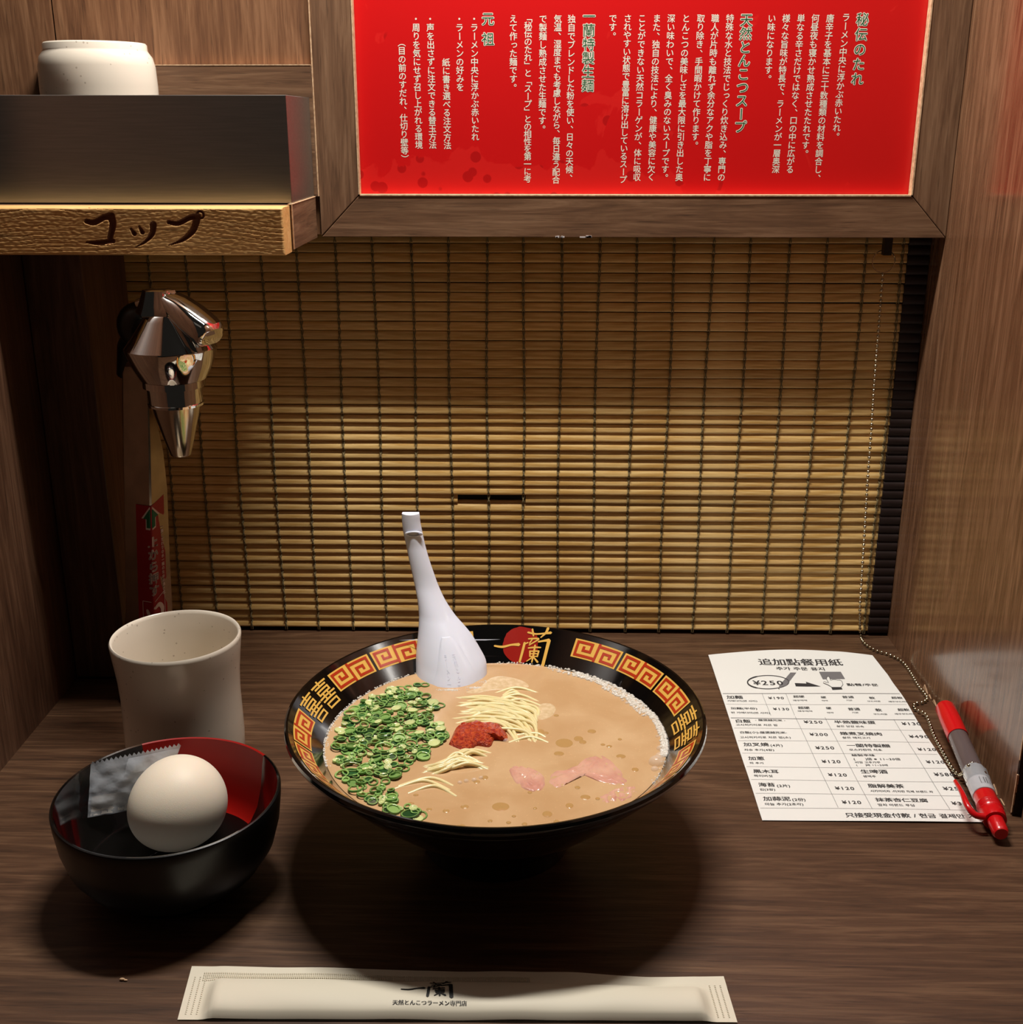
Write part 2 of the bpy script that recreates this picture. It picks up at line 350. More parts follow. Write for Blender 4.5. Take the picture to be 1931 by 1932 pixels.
LOGO = [  # brush-written shop mark, picture units, y down
 [(125, 318, 9), (190, 326, 12), (262, 308, 10), (322, 303, 17)],
 [(382, 200, 10), (440, 208, 9), (500, 198, 9), (556, 184, 14)], [(412, 170, 8), (420, 200, 9), (428, 226, 7)], [(528, 150, 13), (518, 190, 11), (486, 232, 6)],
 [(392, 252, 7), (452, 244, 9), (470, 250, 8), (404, 302, 6)], [(424, 250, 6), (405, 288, 7)],
 [(366, 286, 12), (356, 360, 13), (342, 442, 12)], [(360, 300, 8), (392, 282, 7)],
 [(474, 268, 9), (520, 254, 11), (553, 246, 18)], [(555, 246, 18), (552, 340, 17), (548, 455, 18)],
 [(400, 326, 7), (450, 316, 9), (500, 312, 7)], [(418, 348, 9), (424, 392, 8)], [(420, 350, 7), (492, 342, 8)], [(490, 342, 9), (486, 388, 8)],
 [(424, 370, 6), (488, 364, 6)], [(426, 392, 6), (488, 384, 6)], [(452, 298, 9), (452, 360, 10), (448, 436, 8)], [(446, 396, 8), (402, 432, 5)], [(458, 396, 7), (498, 430, 11)]]
# ================================================================== THE SETTING
XL, XR, YB, YF = -.3115, .264, .7945, .765
struct('floor', MB().box(-1.2, 1.2, -1, 1.2, -.76, -.74), M['dark'], smooth=0)
t = MB().box(-.33, .29, .30, .83, -.03, 0)
tag(t.build('counter_top', M['table'], None, smooth=0, bevel=.0015, org=(0, .55, -.03)), 'dark brown wood-grain counter top under all the dishes', 'counter')
struct('wall_right', MB().box(XR, .2695, .5565, .83, 0, 1.0), M['wr'], smooth=0)
e = MB(); e.box(XR+.0003, .2692, .5555, .5567, .001, 1.0)
struct('trim_2', e, M['dark'], smooth=0)
# chipped pale veneer edge of the right wall's front end
e = MB(); z = .002
while z < .16:
    hgt = random.uniform(.002, .009); wdt = random.uniform(.0002, .0009)
    if random.random() < .85: e.add([(XR-.0003, .5552, z), (XR+wdt, .5552, z+.0005), (XR+wdt*random.uniform(.5, 1.4), .5552, z+hgt), (XR-.0003, .5552, z+hgt),
                                     (XR-.0003, .5562, z), (XR+wdt, .5562, z+.0005), (XR+wdt, .5562, z+hgt), (XR-.0003, .5562, z+hgt)], [(0, 1, 2, 3), (4, 7, 6, 5), (0, 3, 7, 4), (1, 5, 6, 2), (3, 2, 6, 7), (0, 4, 5, 1)])
    z += hgt
struct('trim_3', e, M['cream'], smooth=0)
# chipped pale edge strip along the foot of the right wall beside the pen
e = MB(); y = .565
while y < .70:
    l = random.uniform(.003, .009); h_ = random.uniform(.001, .004)
    e.add([(XR-.0004, y, .0004), (XR-.0004, y+l, .0004), (XR-.0004, y+l*.8, h_), (XR-.0004, y+l*.3, h_*.6), (XR+.0005, y, .0004), (XR+.0005, y+l, .0004), (XR+.0005, y+l*.8, h_), (XR+.0005, y+l*.3, h_*.6)],
          [(0, 1, 2, 3), (4, 7, 6, 5), (0, 3, 7, 4), (1, 5, 6, 2), (3, 2, 6, 7), (0, 4, 5, 1)]); y += l*random.uniform(.9, 1.6)
struct('trim_4', e, M['cream'], smooth=0)
struct('wall_front_right', MB().box(.2678, .29, .31, .5515, 0, 1.0), M['wfr'], smooth=0)
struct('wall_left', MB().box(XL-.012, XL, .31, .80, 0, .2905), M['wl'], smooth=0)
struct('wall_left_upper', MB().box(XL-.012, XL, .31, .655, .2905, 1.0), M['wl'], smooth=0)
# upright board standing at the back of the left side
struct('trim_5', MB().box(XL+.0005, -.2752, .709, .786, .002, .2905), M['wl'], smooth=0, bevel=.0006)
# upper back panels left of the sign
struct('wall_back', MB().box(-.2965, -.1385, YF+.002, YF+.012, .2925, 1.0), M['wv'], smooth=0)
struct('wall_back_left', MB().box(-.62, -.2975, YF+.002, YF+.012, .2925, 1.0), M['wv'], smooth=0)
struct('wall_back_core', MB().box(-.62, .29, YF+.014, YF+.017, .2925, 1.0), M['dark'], smooth=0)
struct('wall_behind_blind', MB().box(-.33, .29, .806, .815, 0, .30), M['dark'], smooth=0)
struct('trim_6', MB().box(-.3085, -.1388, YF-.0025, YF+.0015, .3165, .3945), M['wh'], smooth=0)
struct('trim_7', MB().box(-.3085, -.1388, YF-.0027, YF+.0010, .3946, .3952), M['cream'], smooth=0)
struct('trim_8', MB().box(-.1386, -.1378, YF-.0006, YF+.011, .3165, 1.0), M['cream'], smooth=0)
# ================================================================== FRAMED SIGN
fr = thing('sign_frame', (.06, YF, .291), 'brown wood-grain mitred frame around the red sign', 'frame')
ix0, ix1, iz = -.1126, .2398, .3167
def mitre(name, pts, m_):
    vs = [(x, YF, z) for x, z in pts]+[(x, YF+.013, z) for x, z in pts]; n = len(pts)
    f = [tuple(range(n)), tuple(range(n, 2*n))[::-1]]+[(i, i+n, (i+1) % n+n, (i+1) % n) for i in range(n)]
    MB().add(vs, f).build(name, m_, fr, smooth=0, bevel=.0004)
G = .00012
mitre('bottom_rail', [(-.1378+G*3, .291), (XR-G*3, .291), (ix1-G, iz), (ix0+G, iz)], M['wh'])
mitre('side_stile', [(-.1378, .2912+G), (ix0-G, iz+G*2), (ix0-G, .62), (-.1378, .62)], M['wfr'])
mitre('side_stile', [(XR-.0002, .2912+G), (XR-.0002, .62), (ix1+G, .62), (ix1+G, iz+G*2)], M['wfr'])
cm = MB().box(ix0, ix1, YF-.0004, YF+.006, iz, iz+.0009).box(ix0, ix0+.0009, YF-.0004, YF+.006, iz, .62).box(ix1-.0009, ix1, YF-.0004, YF+.006, iz, .62)
tag(cm.build('inner_edge', M['cream'], fr, smooth=0), 'pale raw edge around the red panel')
chips = MB()
for px_, w_ in ((1052, 8), (1062, 6), (1104, 22), (1112, 10)):
    p = at(px_, 444, 1, YF); 
    for k in range(3):
        x = p.x+random.uniform(-.001, .001)*w_/8; chips.box(x-.0008*w_/10, x+.0008*w_/10, YF-.0003, YF+.0006, .2908, .2908+random.uniform(.0006, .0014))
tag(chips.build('chipped_edge', M['white'], fr, smooth=0), 'white chips on the lower edge')
YS = YF+.0065
sg = thing('menu_sign', (.06, YS, iz), 'red sign with columns of white Japanese writing in the wooden frame', 'sign')
MB().box(ix0-.001, ix1+.001, YS, YS+.003, iz-.001, .62).build('panel', M['redsign'], sg, smooth=0)
body = MB()
COLS = [  # text, photo x, photo y of the first character, heading?
 ('秘伝のたれ', 1628, 37, 1, 28.4), ('ラーメン中央に浮かぶ赤いたれ。', 1597, 33, 0, 0), ('唐辛子を基本に三十数種類の材料を調合し、', 1567, 35, 0, 0), ('何昼夜も寝かせ熟成させたたれです。', 1539, 35, 0, 0),
 ('単なる辛さだけではなく、口の中に広がる', 1512, 35, 0, 0), ('様々な旨味が特長で、ラーメンが一層奥深', 1484, 35, 0, 0), ('い味になります。', 1457, 35, 0, 0),
 ('天然とんこつスープ', 1409, 38, 1, 25.8), ('特殊な水と技法でじっくり炊き込み、専門の', 1378, 35, 0, 0), ('職人が片時も離れず余分なアクや脂を丁寧に', 1350, 35, 0, 0), ('取り除き、手間暇かけて作ります。', 1323, 35, 0, 0),
 ('とんこつの美味しさを最大限に引き出した奥', 1295, 35, 0, 0), ('深い味わいで、全く臭みのないスープです。', 1267, 35, 0, 0), ('また、独自の技法により、健康や美容に欠く', 1240, 35, 0, 0),
 ('ことができない天然コラーゲンが、体に吸収', 1212, 35, 0, 0), ('されやすい状態で豊富に溶け出しているスープ', 1185, 35, 0, 0), ('です。', 1157, 35, 0, 0),
 ('一蘭特製生麺', 1112, 31, 1, 26.5), ('独自でブレンドした粉を使い、日々の天候、', 1079, 36, 0, 0), ('気温、湿度までも考慮しながら、毎日違う配合', 1053, 36, 0, 0), ('で製麺し熟成させた生麺です。', 1025, 36, 0, 0),
 ('「秘伝のたれ」と「スープ」との相性を第一に考', 997, 34, 0, 0), ('えて作った麺です。', 969, 36, 0, 0),
 ('元祖', 921, 36, 1, 38), ('・ラーメン中央に浮かぶ赤いたれ', 895, 36, 0, 0), ('・ラーメンの好みを', 867, 36, 0, 0), ('紙に書き選べる注文方法', 842, 118, 0, 0),
 ('・声を出さずに注文できる替玉方法', 812, 36, 0, 0), ('・周りを気にせず召し上がれる環境', 785, 36, 0, 0), ('（目の前のすだれ、仕切り壁等）', 758, 80, 0, 0)]
allc = ''.join(c[0] for c in COLS); load_glyphs(allc)
for s, px_, py_, hd, pitch in COLS:
    p = at(px_, py_, 1, YS)
    n = len(s); head = MB()
    if hd: dz = (at(px_, py_, 1, YS).z-at(px_, py_+pitch, 1, YS).z); size = .0078
    else:
        dz = .00493; size = .0050
        if n >= 21: dz = .00493*19.3/(n-1)
    for i, ch in enumerate(s):
        if hd:
            put_glyph(head, ch, lambda x, y: (x, YS-.00006, y), p.x, p.z-i*dz, size, 0, .055, True)
            put_glyph(head, ch, lambda x, y: (x, YS-.00014, y), p.x, p.z-i*dz, size, 1, .0, True)
        else: put_glyph(body, ch, lambda x, y: (x, YS-.00006, y), p.x, p.z-i*dz, size, 0, .014, True)
    if hd: tag(head.build('printed_heading', [M['wprint'], M['gprint']], sg, smooth=0), 'green heading outlined in white')
tag(body.build('printed_lettering', M['wprint'], sg, smooth=0), 'white printed columns of text')
# ================================================================== BAMBOO BLIND
bl = thing('bamboo_blind', (-.02, YB, .003), 'bamboo slat blind closing the back of the counter', 'blind')
SX0, SX1 = -.302, .2508
def slat_mesh(x0, x1, seed=0, h=.0060, d=.0026):
    mb = MB(); secs = []; n = 9
    rnd = random.Random(seed)
    for i in range(n):
        x = x0+(x1-x0)*i/(n-1); dz = rnd.uniform(-.00012, .00012); dy = rnd.uniform(-.00015, .00015)
        secs.append([(x, dy-d*a, dz+h*b) for a, b in ((0, -.5), (.85, -.5), (1, -.42), (1, -.28), (.9, 0), (.72, .26), (.45, .46), (0, .5))])
    mb.loft(secs); return mb
slat_variants = []
for sd in range(6):
    o = slat_mesh(SX0, SX1, sd).build('slat', M['bamboo'], None, smooth=40); o.parent = bl; slat_variants.append(o)
rows = []; z = .0062; k = 0
while z < .31:
    if k != 15: rows.append(z)
    z += .00655; k += 1
for i, z in enumerate(rows):
    o = slat_variants[i] if i < 6 else slat_variants[i % 6].copy()
    if i >= 6: C.objects.link(o)
    o.parent = bl; o.location = (.02, random.uniform(-.0003, .0003), z-.003+random.uniform(-.0001, .0001))
    o.rotation_euler = (random.uniform(-.10, .10), random.uniform(-.0006, .0006), 0)
zc = .0062+.00655*15
def notch(x0, x1, y, z, hh):
    o = slat_mesh(x0, x1, 11, hh).build('slat', M['bamboo'], None, smooth=40); o.parent = bl; o.location = (.02, y, z-.003); return o
nx0, nx1 = at(864, 940, 1, YB).x, at(992, 940, 1, YB).x
notch(SX0, nx0, .0003, zc, .0059); notch(nx1, SX1, .0003, zc, .0059); notch(nx0-.001, nx1+.001, .0024, zc-.0034, .0032)
tag(MB().box(nx0-.002, nx1+.002, YB+.0028, YB+.0042, zc-.006, zc+.006).build('notch_backing', M['black'], bl, smooth=0), 'black slot where a slat is cut away')
# threads: two thin cords twisted over the slats at each warp
tx = at(921, 1000, 1, YB).x; warps = [tx+.0254*i+random.uniform(-.0007, .0007) for i in range(-11, 13)]
for wx in warps:
    if not SX0+.004 < wx < SX1-.002: continue
    mb = MB(); p1 = []; p2 = []; z = .0015; ph = 0; j = random.uniform(0, 6)
    PR = [(0, .85), (.08, 1), (.22, 1), (.5, .9), (.76, .72), (.96, .45), (1.0, .3)]
    while z < .305:
        zz = min(rows+[zc], key=lambda r: abs(r-z)); t_ = (z-(zz-.003))/.006; t_ = min(1, max(0, t_))
        for (u0, v0), (u1, v1) in zip(PR, PR[1:]):
            if u0 <= t_ <= u1: dd = v0+(v1-v0)*(t_-u0)/(u1-u0)
        q = math.sin((z-.0062)/.00655*PI)*.0007; wob = .0006*math.sin(z*28+j); yy = YB-.0026*dd-.0006
        p1.append((wx+wob+q, yy, z)); p2.append((wx+wob-q, yy-.0002, z)); z += .00131
    mb.tube(p1, .00042, 5); mb.tube(p2, .00042, 5)
    mb.build('thread', M['thread'], bl, smooth=60)
for x0, x1 in ((.2492, .2636), (-.316, -.3015)):
    mb = MB(); secs = []; z = .002
    while z < .31:
        for dzz, dy in ((0, -.0024), (.0012, -.0036), (.0033, -.0040), (.0054, -.0036)):
            yy = YB+dy+random.uniform(-.0002, .0002); zz = z+dzz
            secs.append([(x0, yy, zz), (x1, yy, zz), (x1, YB+.0012, zz), (x0, YB+.0012, zz)])
        z += .00655
    mb.loft(secs); tag(mb.build('edge_tape', M['tape'], bl, smooth=60), 'dark brown cloth binding')
# ================================================================== CUP SHELF
tr = thing('cup_shelf', (-.14, .725, .291), 'wooden shelf under the stainless cup box with raw plank edges', 'shelf')
MB().box(-.335, -.1418, .6862, YF-.0030, .2912, .3160).build('board', M['wh'], tr, smooth=0, bevel=.0004)
MB().box(-.1417, -.1398, .6856, YF-.0030, .2908, .3163).build('end_panel', M['wy'], tr, smooth=0, bevel=.0003)
e = MB().box(-.1420, -.1396, .6852, YF-.0035, .3162, .3166).box(-.1400, -.1394, .6848, .6858, .2912, .3160)
tag(e.build('pale_edge', M['cream'], tr, smooth=0), 'pale raw edge line')
# carved plank
cv = thing('carved_plank', (-.24, .6645, .2895), 'pale cedar plank carved with コップ in front of the shelf', 'sign')
KOP = [[(478, 1222, 30), (520, 1228, 34), (575, 1200, 34), (612, 1194, 44)], [(612, 1194, 46), (622, 1240, 40), (606, 1318, 34)], [(478, 1336, 12), (540, 1340, 30), (622, 1330, 30)],
       [(722, 1262, 14), (742, 1290, 28)], [(768, 1250, 14), (786, 1282, 28)], [(846, 1240, 40), (838, 1292, 32), (800, 1335, 20), (742, 1368, 6)],
       [(932, 1226, 26), (985, 1232, 30), (1046, 1202, 32), (1090, 1196, 40)], [(1090, 1196, 40), (1066, 1270, 38), (1010, 1322, 26), (932, 1354, 8)]]
def pk(x, y): p = at(x/2.926, y/2.926, 1, .6648); return (p.x, p.z)
def stroke_pts():
    out = []
    for st in KOP:
        for p in cr(st, 8): q = pk(p[0], p[1]); out.append((q[0], q[1], p[2]/2/2.926*.000315))
    rc = pk(1105, 1186)
    for k in range(24): out.append((rc[0]+.0020*math.cos(k*PI/12), rc[1]+.0019*math.sin(k*PI/12), .0008))
    return out
SP = stroke_pts(); cells = {}
for x, z, r_ in SP:
    for i in range(int((x-r_)/.002)-1, int((x+r_)/.002)+2):
        for j in range(int((z-r_)/.002)-1, int((z+r_)/.002)+2): cells.setdefault((i, j), []).append((x, z, r_))
def carve_depth(x, z):
    best = 0
    for sx, sz, r_ in cells.get((int(x/.002), int(z/.002)), ()):
        d_ = r_-math.hypot(x-sx, z-sz)
        if d_ > best: best = d_
    return best
gx0, gx1, gz0, gz1 = -.335, -.1410, .2897, .3158; NX, NZ = 640, 84
vs = []; deps = []
for j in range(NZ+1):
    for i in range(NX+1):
        x = gx0+(gx1-gx0)*i/NX; z = gz0+(gz1-gz0)*j/NZ
        g = (z-(.05+.09*max(0, (x+.20)/.06))*x*.6)*430+2.2*noise.noise(Vector((x*14, z*36, 1)))+.30*noise.noise(Vector((x*70, z*220, 4)))
        fr_ = g-math.floor(g); gr = max(0, 1-fr_/.22) if fr_ < .22 else 0
        gr *= .35+.65*min(1, max(0, .5+1.2*noise.noise(Vector((x*30, z*90, 8)))))
        c_ = carve_depth(x, z); dep = min(.0016, c_*1.3)
        edge = min(i, NX-i)/4; ez = min(j, NZ-j)/3
        rnd_ = .0010*max(0, 1-edge)**2+.0010*max(0, 1-ez)**2
        vs.append((x, .6648+dep+.00026*gr+rnd_+.0001*noise.noise(Vector((x*400, z*900, 2))), z)); deps.append((c_, gr))
W1 = NX+1; mb = MB(); fs = []; mi_ = []
for j in range(NZ):
    for i in range(NX):
        a_ = j*W1+i; fs.append((a_, a_+1, a_+W1+1, a_+W1)); cc = sum(deps[k][0] for k in (a_, a_+1, a_+W1, a_+W1+1)); gg = sum(deps[k][1] for k in (a_, a_+1, a_+W1, a_+W1+1))
        mi_.append(1 if cc > .0006 else (2 if gg > 2.0 else 0))
n0 = len(vs); back = [(gx0, .6853, gz0), (gx1, .6853, gz0), (gx1, .6853, gz1), (gx0, .6853, gz1)]
vs += back; bl_, br_, tr_, tl_ = 0, NX, NZ*W1+NX, NZ*W1
fs += [tuple([n0, n0+1]+[br_-k for k in range(NX+1)]), tuple([n0+2, n0+3]+[tl_+k for k in range(NX+1)]), tuple([n0+1, n0+2]+[tr_-k*W1 for k in range(NZ+1)]), tuple([n0+3, n0]+[bl_+k*W1 for k in range(NZ+1)]), (n0, n0+3, n0+2, n0+1)]
mi_ += [0]*5; mb.v = vs; mb.f = fs; mb.mi = mi_
mb.build('plank', [M['cedar'], M['cedar_d'], M['cedar_g']], cv, smooth=45)
# stainless cup box
bx = thing('cup_box', (-.24, .73, .3166), 'brushed stainless steel box on the wooden shelf', 'box')
e = MB(); t_ = .001; x0, x1, y0, y1, z0, z1 = -.345, -.1405, .6905, .7618, .3168, .3758
e.box(x0, x1, y0, y0+t_, z0, z1); e.build('front_panel', M['steel'], bx, smooth=0, bevel=.0003)
MB().box(x1-t_, x1, y0+t_, y1, z0, z1).build('side_panel', M['steel'], bx, smooth=0, bevel=.0003)
MB().box(x0, x1-t_, y0+t_, y1, z0, z0+t_).box(x0, x1-t_, y1-t_, y1, z0+t_, z1).build('inner_tray', M['steel'], bx, smooth=0)
# ================================================================== CUPS
def cup(root, cx, cy, z0, up=1, s=1.0):
    # profile runs from foot centre up the outside, over the lip, down inside
    prof = [(0, .003), (.018, .003), (.0200, .0), (.0286, .0), (.0293, .0009), (.0294, .0040), (.0300, .0050), (.0320, .0078), (.0332, .013), (.0336, .024), (.0334, .038), (.0332, .052), (.0338, .064), (.0350, .075), (.0361, .0845), (.0361, .0862), (.0354, .0872), (.0346, .0868), (.0340, .085), (.0326, .074), (.0312, .060), (.0306, .040), (.0304, .020), (.0285, .0115), (.022, .0085), (0, .008)]
    p2 = []
    for r, z in prof: p2.append((r*s, z0+z if up > 0 else z0+.0872-z))
    MB().lathe(p2, cx, cy, 96).build('body', M['ceramic'], root, smooth=60)
c1 = thing('ceramic_cup', (-.2010, .5935, 0), 'white speckled ceramic cup standing upright behind the small black bowl', 'cup'); cup(c1, -.2010, .5935, .0, 1, 1.0)
c2 = thing('ceramic_cup', (-.2590, .728, .3180), 'white ceramic cup upside down in the stainless steel box', 'cup'); cup(c2, -.2590, .728, .3180, -1, 1.0)
# ================================================================== WATER TAP
tp = thing('water_tap', (-.2465, .688, 0), 'chrome water dispenser tap with press lever on a metal pillar behind the cup', 'tap')
PIL = []
for py_, l, c, r in ((692, 233, 272, 277), (705, 230, 277, 281), (760, 230, 281, 289), (850, 231, 283, 309), (920, 232, 284, 317), (1050, 234, 287, 322), (1149, 236, 290, 327), (1335, 232, 296, 336)):
    PIL.append((at(l, py_, 1, .690), at(c, py_, 1, .682), at(r, py_, 1, .698)))
def pil(z):
    for p, q in zip(PIL, PIL[1:]):
        if p[1].z >= z >= q[1].z: t = (p[1].z-z)/(p[1].z-q[1].z); return [a.lerp(b, t) for a, b in zip(p, q)]
    return list(PIL[0] if z > PIL[0][1].z else PIL[-1])
secs = []
for zi, p in enumerate([PIL[0]]+PIL):
    L_, C_, R_p = [Vector(v) for v in p]; B_p = Vector((L_.x+R_p.x-C_.x, .712, (L_.z+R_p.z)/2)); mid = (L_+R_p)/2; q = []
    for a, b in ((L_, C_), (C_, R_p), (R_p, B_p), (B_p, L_)):
        for tt in (.05, .95):
            v = a+(b-a)*tt
            if zi == 0: v = mid+(v-mid)*.75+Vector((0, 0, .003))
            v.z = max(v.z, .0146); q.append(v)
    secs.append(q)
tag(MB().loft(secs).build('pillar', M['plate'], tp, smooth=20), 'brushed metal pillar')
MB().lathe([(0, .0004), (.0265, .0004), (.0270, .002), (.0262, .0035), (.0235, .0048), (.0232, .012), (.021, .0145), (0, .0148)], -.2480, .6915, 48).build('base', M['satin'], tp, smooth=40)
ax, ay = -.2062, .650
prof = [(0, .2590), (.0120, .2590), (.0128, .2582), (.0146, .2556), (.0200, .2480), (.0250, .2412), (.0259, .2400), (.0258, .2392), (.0226, .2300), (.0186, .2222), (.0178, .2216), (0, .2216)]
MB().lathe(prof, ax, ay, 72).build('tap_body', M['chrome'], tp, smooth=25)
MB().lathe([(0, .2215), (.0176, .2215), (.0176, .2178), (.0163, .2176), (.0163, .2172), (0, .2172)], ax, ay, 64).build('upper_ring', M['chrome'], tp, smooth=30)
MB().lathe([(0, .2172), (.0156, .2172), (.0153, .2085), (.0160, .2082), (.0158, .2068), (.0140, .2064), (0, .2064)], ax, ay, 64).build('lower_ring', M['chrome'], tp, smooth=30)
MB().lathe([(0, .2064), (.0136, .2064), (.0125, .2010), (.0085, .1860), (.0061, .1775), (.0056, .1766), (.0050, .1768), (.0048, .180), (0, .181)], ax, ay, 64).build('nozzle', M['satin'], tp, smooth=30)
# crown block with fluted facets on top
e = MB(); secs = []
for z, r in ((.2588, .0118), (.2600, .0122), (.2640, .0105), (.2700, .0085), (.2722, .0080), (.2728, .0060)):
    secs.append([(ax-.004+r*(1+(.16 if k % 4 == 0 else (-.10 if k % 4 == 2 else 0)))*math.cos(2*PI*k/24), ay+r*(1+(.16 if k % 4 == 0 else (-.1 if k % 4 == 2 else 0)))*math.sin(2*PI*k/24), z) for k in range(24)])
e.loft(secs); e.build('crown', M['chrome'], tp, smooth=40)
# press lever: a broad curved tongue reaching forward to the right
d = Vector((.90, -.42, 0)).normalized(); sd = Vector((.42, .90, 0)).normalized(); secs = []
for s_, wd, hz, th in ((-.010, .006, .2705, .003), (-.004, .0085, .2722, .0035), (.004, .0105, .2712, .0045), (.012, .0125, .2685, .0058), (.020, .0138, .2645, .0068), (.027, .0138, .2602, .0072), (.0315, .0130, .2570, .0070), (.0335, .0112, .2548, .0055), (.0342, .0085, .2530, .003)):
    q = []
    for k in range(16):
        a = 2*PI*k/16; cx_ = math.copysign(abs(math.cos(a))**.6, math.cos(a)); sz_ = math.copysign(abs(math.sin(a))**.75, math.sin(a))
        p = Vector((ax, ay, hz-th)) + d*s_ + sd*(wd*cx_*.8) + Vector((0, 0, th*sz_))+d*(-.0035*sz_*0 - .0045*(1-sz_)/2*(1 if s_ > .01 else 0)); q.append(p)
    secs.append(q)
MB().loft(secs).build('press_lever', M['chrome'], tp, smooth=50)
MB().tube([(ax-.004, ay+.006, .2655), (ax-.016, ay+.012, .2640), (ax-.021, ay+.014, .2625)], [.0022, .0030, .0026], 12).build('side_knob', M['satin'], tp, smooth=50)
MB().sphere((-.2335, .682, .247), .0135, 28, 14, (1, .9, 1.05)).build('mounting_dome', M['black'], tp, smooth=60)
MB().tube([(-.2500, .700, .214), (-.246, .695, .232), (-.236, .682, .244), (-.222, .666, .247), (-.212, .656, .247)], .0070, 16).build('neck', M['black'], tp, smooth=50)
# sticker folded round the pillar's corner
st = MB()
def stk(s_, z, o=.0003):
    """s_ along the sticker from the corner, negative to the left"""
    L_, C_, R_p = pil(z); lu = (L_-C_); lu.z = 0; lu.normalize(); ru = (R_p-C_); ru.z = 0; ru.normalize()
    nl = Vector((lu.y, -lu.x, 0)); nl = -nl if nl.y > 0 else nl; nr = Vector((ru.y, -ru.x, 0)); nr = -nr if nr.y > 0 else nr
    if abs(s_) < .0008: p = C_+(nl+nr).normalized()*(o-.0003)+lu*max(-s_, 0)+ru*max(s_, 0)
    elif s_ < 0: p = C_+lu*(-s_)+nl*o
    else: p = C_+ru*s_+nr*o
    return (p.x, p.y, z)
zt = at(285, 955, 1, .682).z
zs = [zt-.011*k for k in range(9)]
ss = [-.0115, -.006, -.0009, 0, .0009, .006, .0125]
vs = [stk(s_, z+(0.0045*max(0, s_)/.0135 if z == zt else 0)) for z in zs for s_ in ss]
st.add(vs, [(j*7+i, j*7+i+1, j*7+i+8, j*7+i+7) for j in range(8) for i in range(6)], 0)
stp = st.build('sticker', M['sticker'], tp, smooth=0)
pr = MB()
def sf(o): return lambda x, y: stk(x, y, o)
def sub_poly(mb, pts, f, mi):
    mb.add([f(*p) for p in pts], [tuple(range(len(pts)))], mi)
zc_ = zt-.0095; 
for sc_, o, mi in ((.76, .00045, 0), (.61, .0006, 1)):
    a_ = .0095*sc_; 
    L_ = [(-a_, zc_+.001*sc_), (-.0009, zc_+.0105*sc_+.0008), (-.0009, zc_+.001*sc_)]; sub_poly(pr, L_, sf(o), mi)
    sub_poly(pr, [(-.0009, zc_+.001*sc_), (-.0009, zc_+.0105*sc_+.0008), (.0009, zc_+.0105*sc_+.0008), (.0009, zc_+.001*sc_)], sf(o), mi)
    sub_poly(pr, [(.0009, zc_+.001*sc_), (.0009, zc_+.0105*sc_+.0008), (a_*1.05, zc_+.0035*sc_)], sf(o), mi)
    w2 = .0052*sc_
    sub_poly(pr, [(-w2, zc_-.0085*sc_), (-w2, zc_+.0012*sc_), (-.0009, zc_+.0012*sc_), (-.0009, zc_-.0085*sc_)], sf(o), mi)
    sub_poly(pr, [(-.0009, zc_-.0085*sc_), (-.0009, zc_+.0012*sc_), (.0009, zc_+.0012*sc_), (.0009, zc_-.0085*sc_)], sf(o), mi)
    sub_poly(pr, [(.0009, zc_-.0085*sc_), (.0009, zc_+.0012*sc_), (w2, zc_+.0022*sc_), (w2, zc_-.0072*sc_)], sf(o), mi)
for i, ch in enumerate('上から押す'):
    for off, o, mi in ((.05, .00065, 0), (0.0, .0008, 2)): put_glyph(pr, ch, sf(o), .0012, zt-.0245-i*.0082, .0076, mi, off)
for i, ch in enumerate('一蘭こだわりの水一麺のための湧き水'): put_glyph(pr, ch, sf(.0006), .0095, zt-.0165-i*.0028, .0026, 0, .03, True)
zb = zt-.0650
ribbon(pr, [(-.0078, zb, .0004), (-.001, zb, .0004)], sf(.0006), 0, flat=True); ribbon(pr, [(.001, zb, .0004), (.0100, zb+.0050, .0004)], sf(.0006), 0, flat=True)
ribbon(pr, [(-.0078, zb, .0004), (-.0078, zb-.02, .0004)], sf(.0006), 0, flat=True); ribbon(pr, [(.0100, zb+.005, .0004), (.0100, zb-.02, .0004)], sf(.0006), 0, flat=True)
ribbon(pr, [(-.0045, zb-.006, .002), (-.0035, zb-.0085, .0028)], sf(.0006), 0); ribbon(pr, [(.0010, zb-.0045, .002), (.0048, zb-.003, .003), (.0075, zb-.0065, .0032), (.0068, zb-.012, .002)], sf(.0006), 0)
pr.build('sticker_print', [M['stw'], M['stg'], M['inkg']], stp, smooth=0)
# ================================================================== RAMEN BOWL
BX, BY = -.0182, .5290
rb = thing('ramen_bowl', (BX, BY, 0), 'large black lacquer ramen bowl with gold and red meander band inside', 'bowl')
prof = [(0, .010), (.030, .010), (.0335, .008), (.0340, .0002), (.0385, .0002), (.0395, .009), (.0440, .0145), (.0600, .0270), (.0780, .0435), (.0930, .0590), (.0985, .0648), (.0992, .0668), (.1030, .0690), (.1058, .0722), (.1067, .0745), (.1064, .0762), (.1056, .0768), (.1046, .0766), (.1035, .0755), (.0875, .0600), (.0740, .0470), (.0560, .0310), (.0350, .0190), (0, .0165)]
MB().lathe(prof, BX, BY, 160).build('body', M['bowlblk'], rb, smooth=28)
def cone(a, s, o=.00025):
    """a degrees round the bowl, s 0 at broth line to 1 at the lip, o lift off the wall"""
    r = .0875+.016*s; z = .0600+.0155*s; nr_, nz_ = -.696, .718
    r += nr_*o; z += nz_*o; a = math.radians(a); return (BX+r*math.cos(a), BY+r*math.sin(a), z)
SLO, SHI = .40, .92
def conef(a0, a1, o):
    """panel coordinates x 0..2 (two cells), y 0..1, seen from the bowl centre"""
    return lambda x, y: cone(a0+(a1-a0)*x/2, SLO+(SHI-SLO)*y, o)
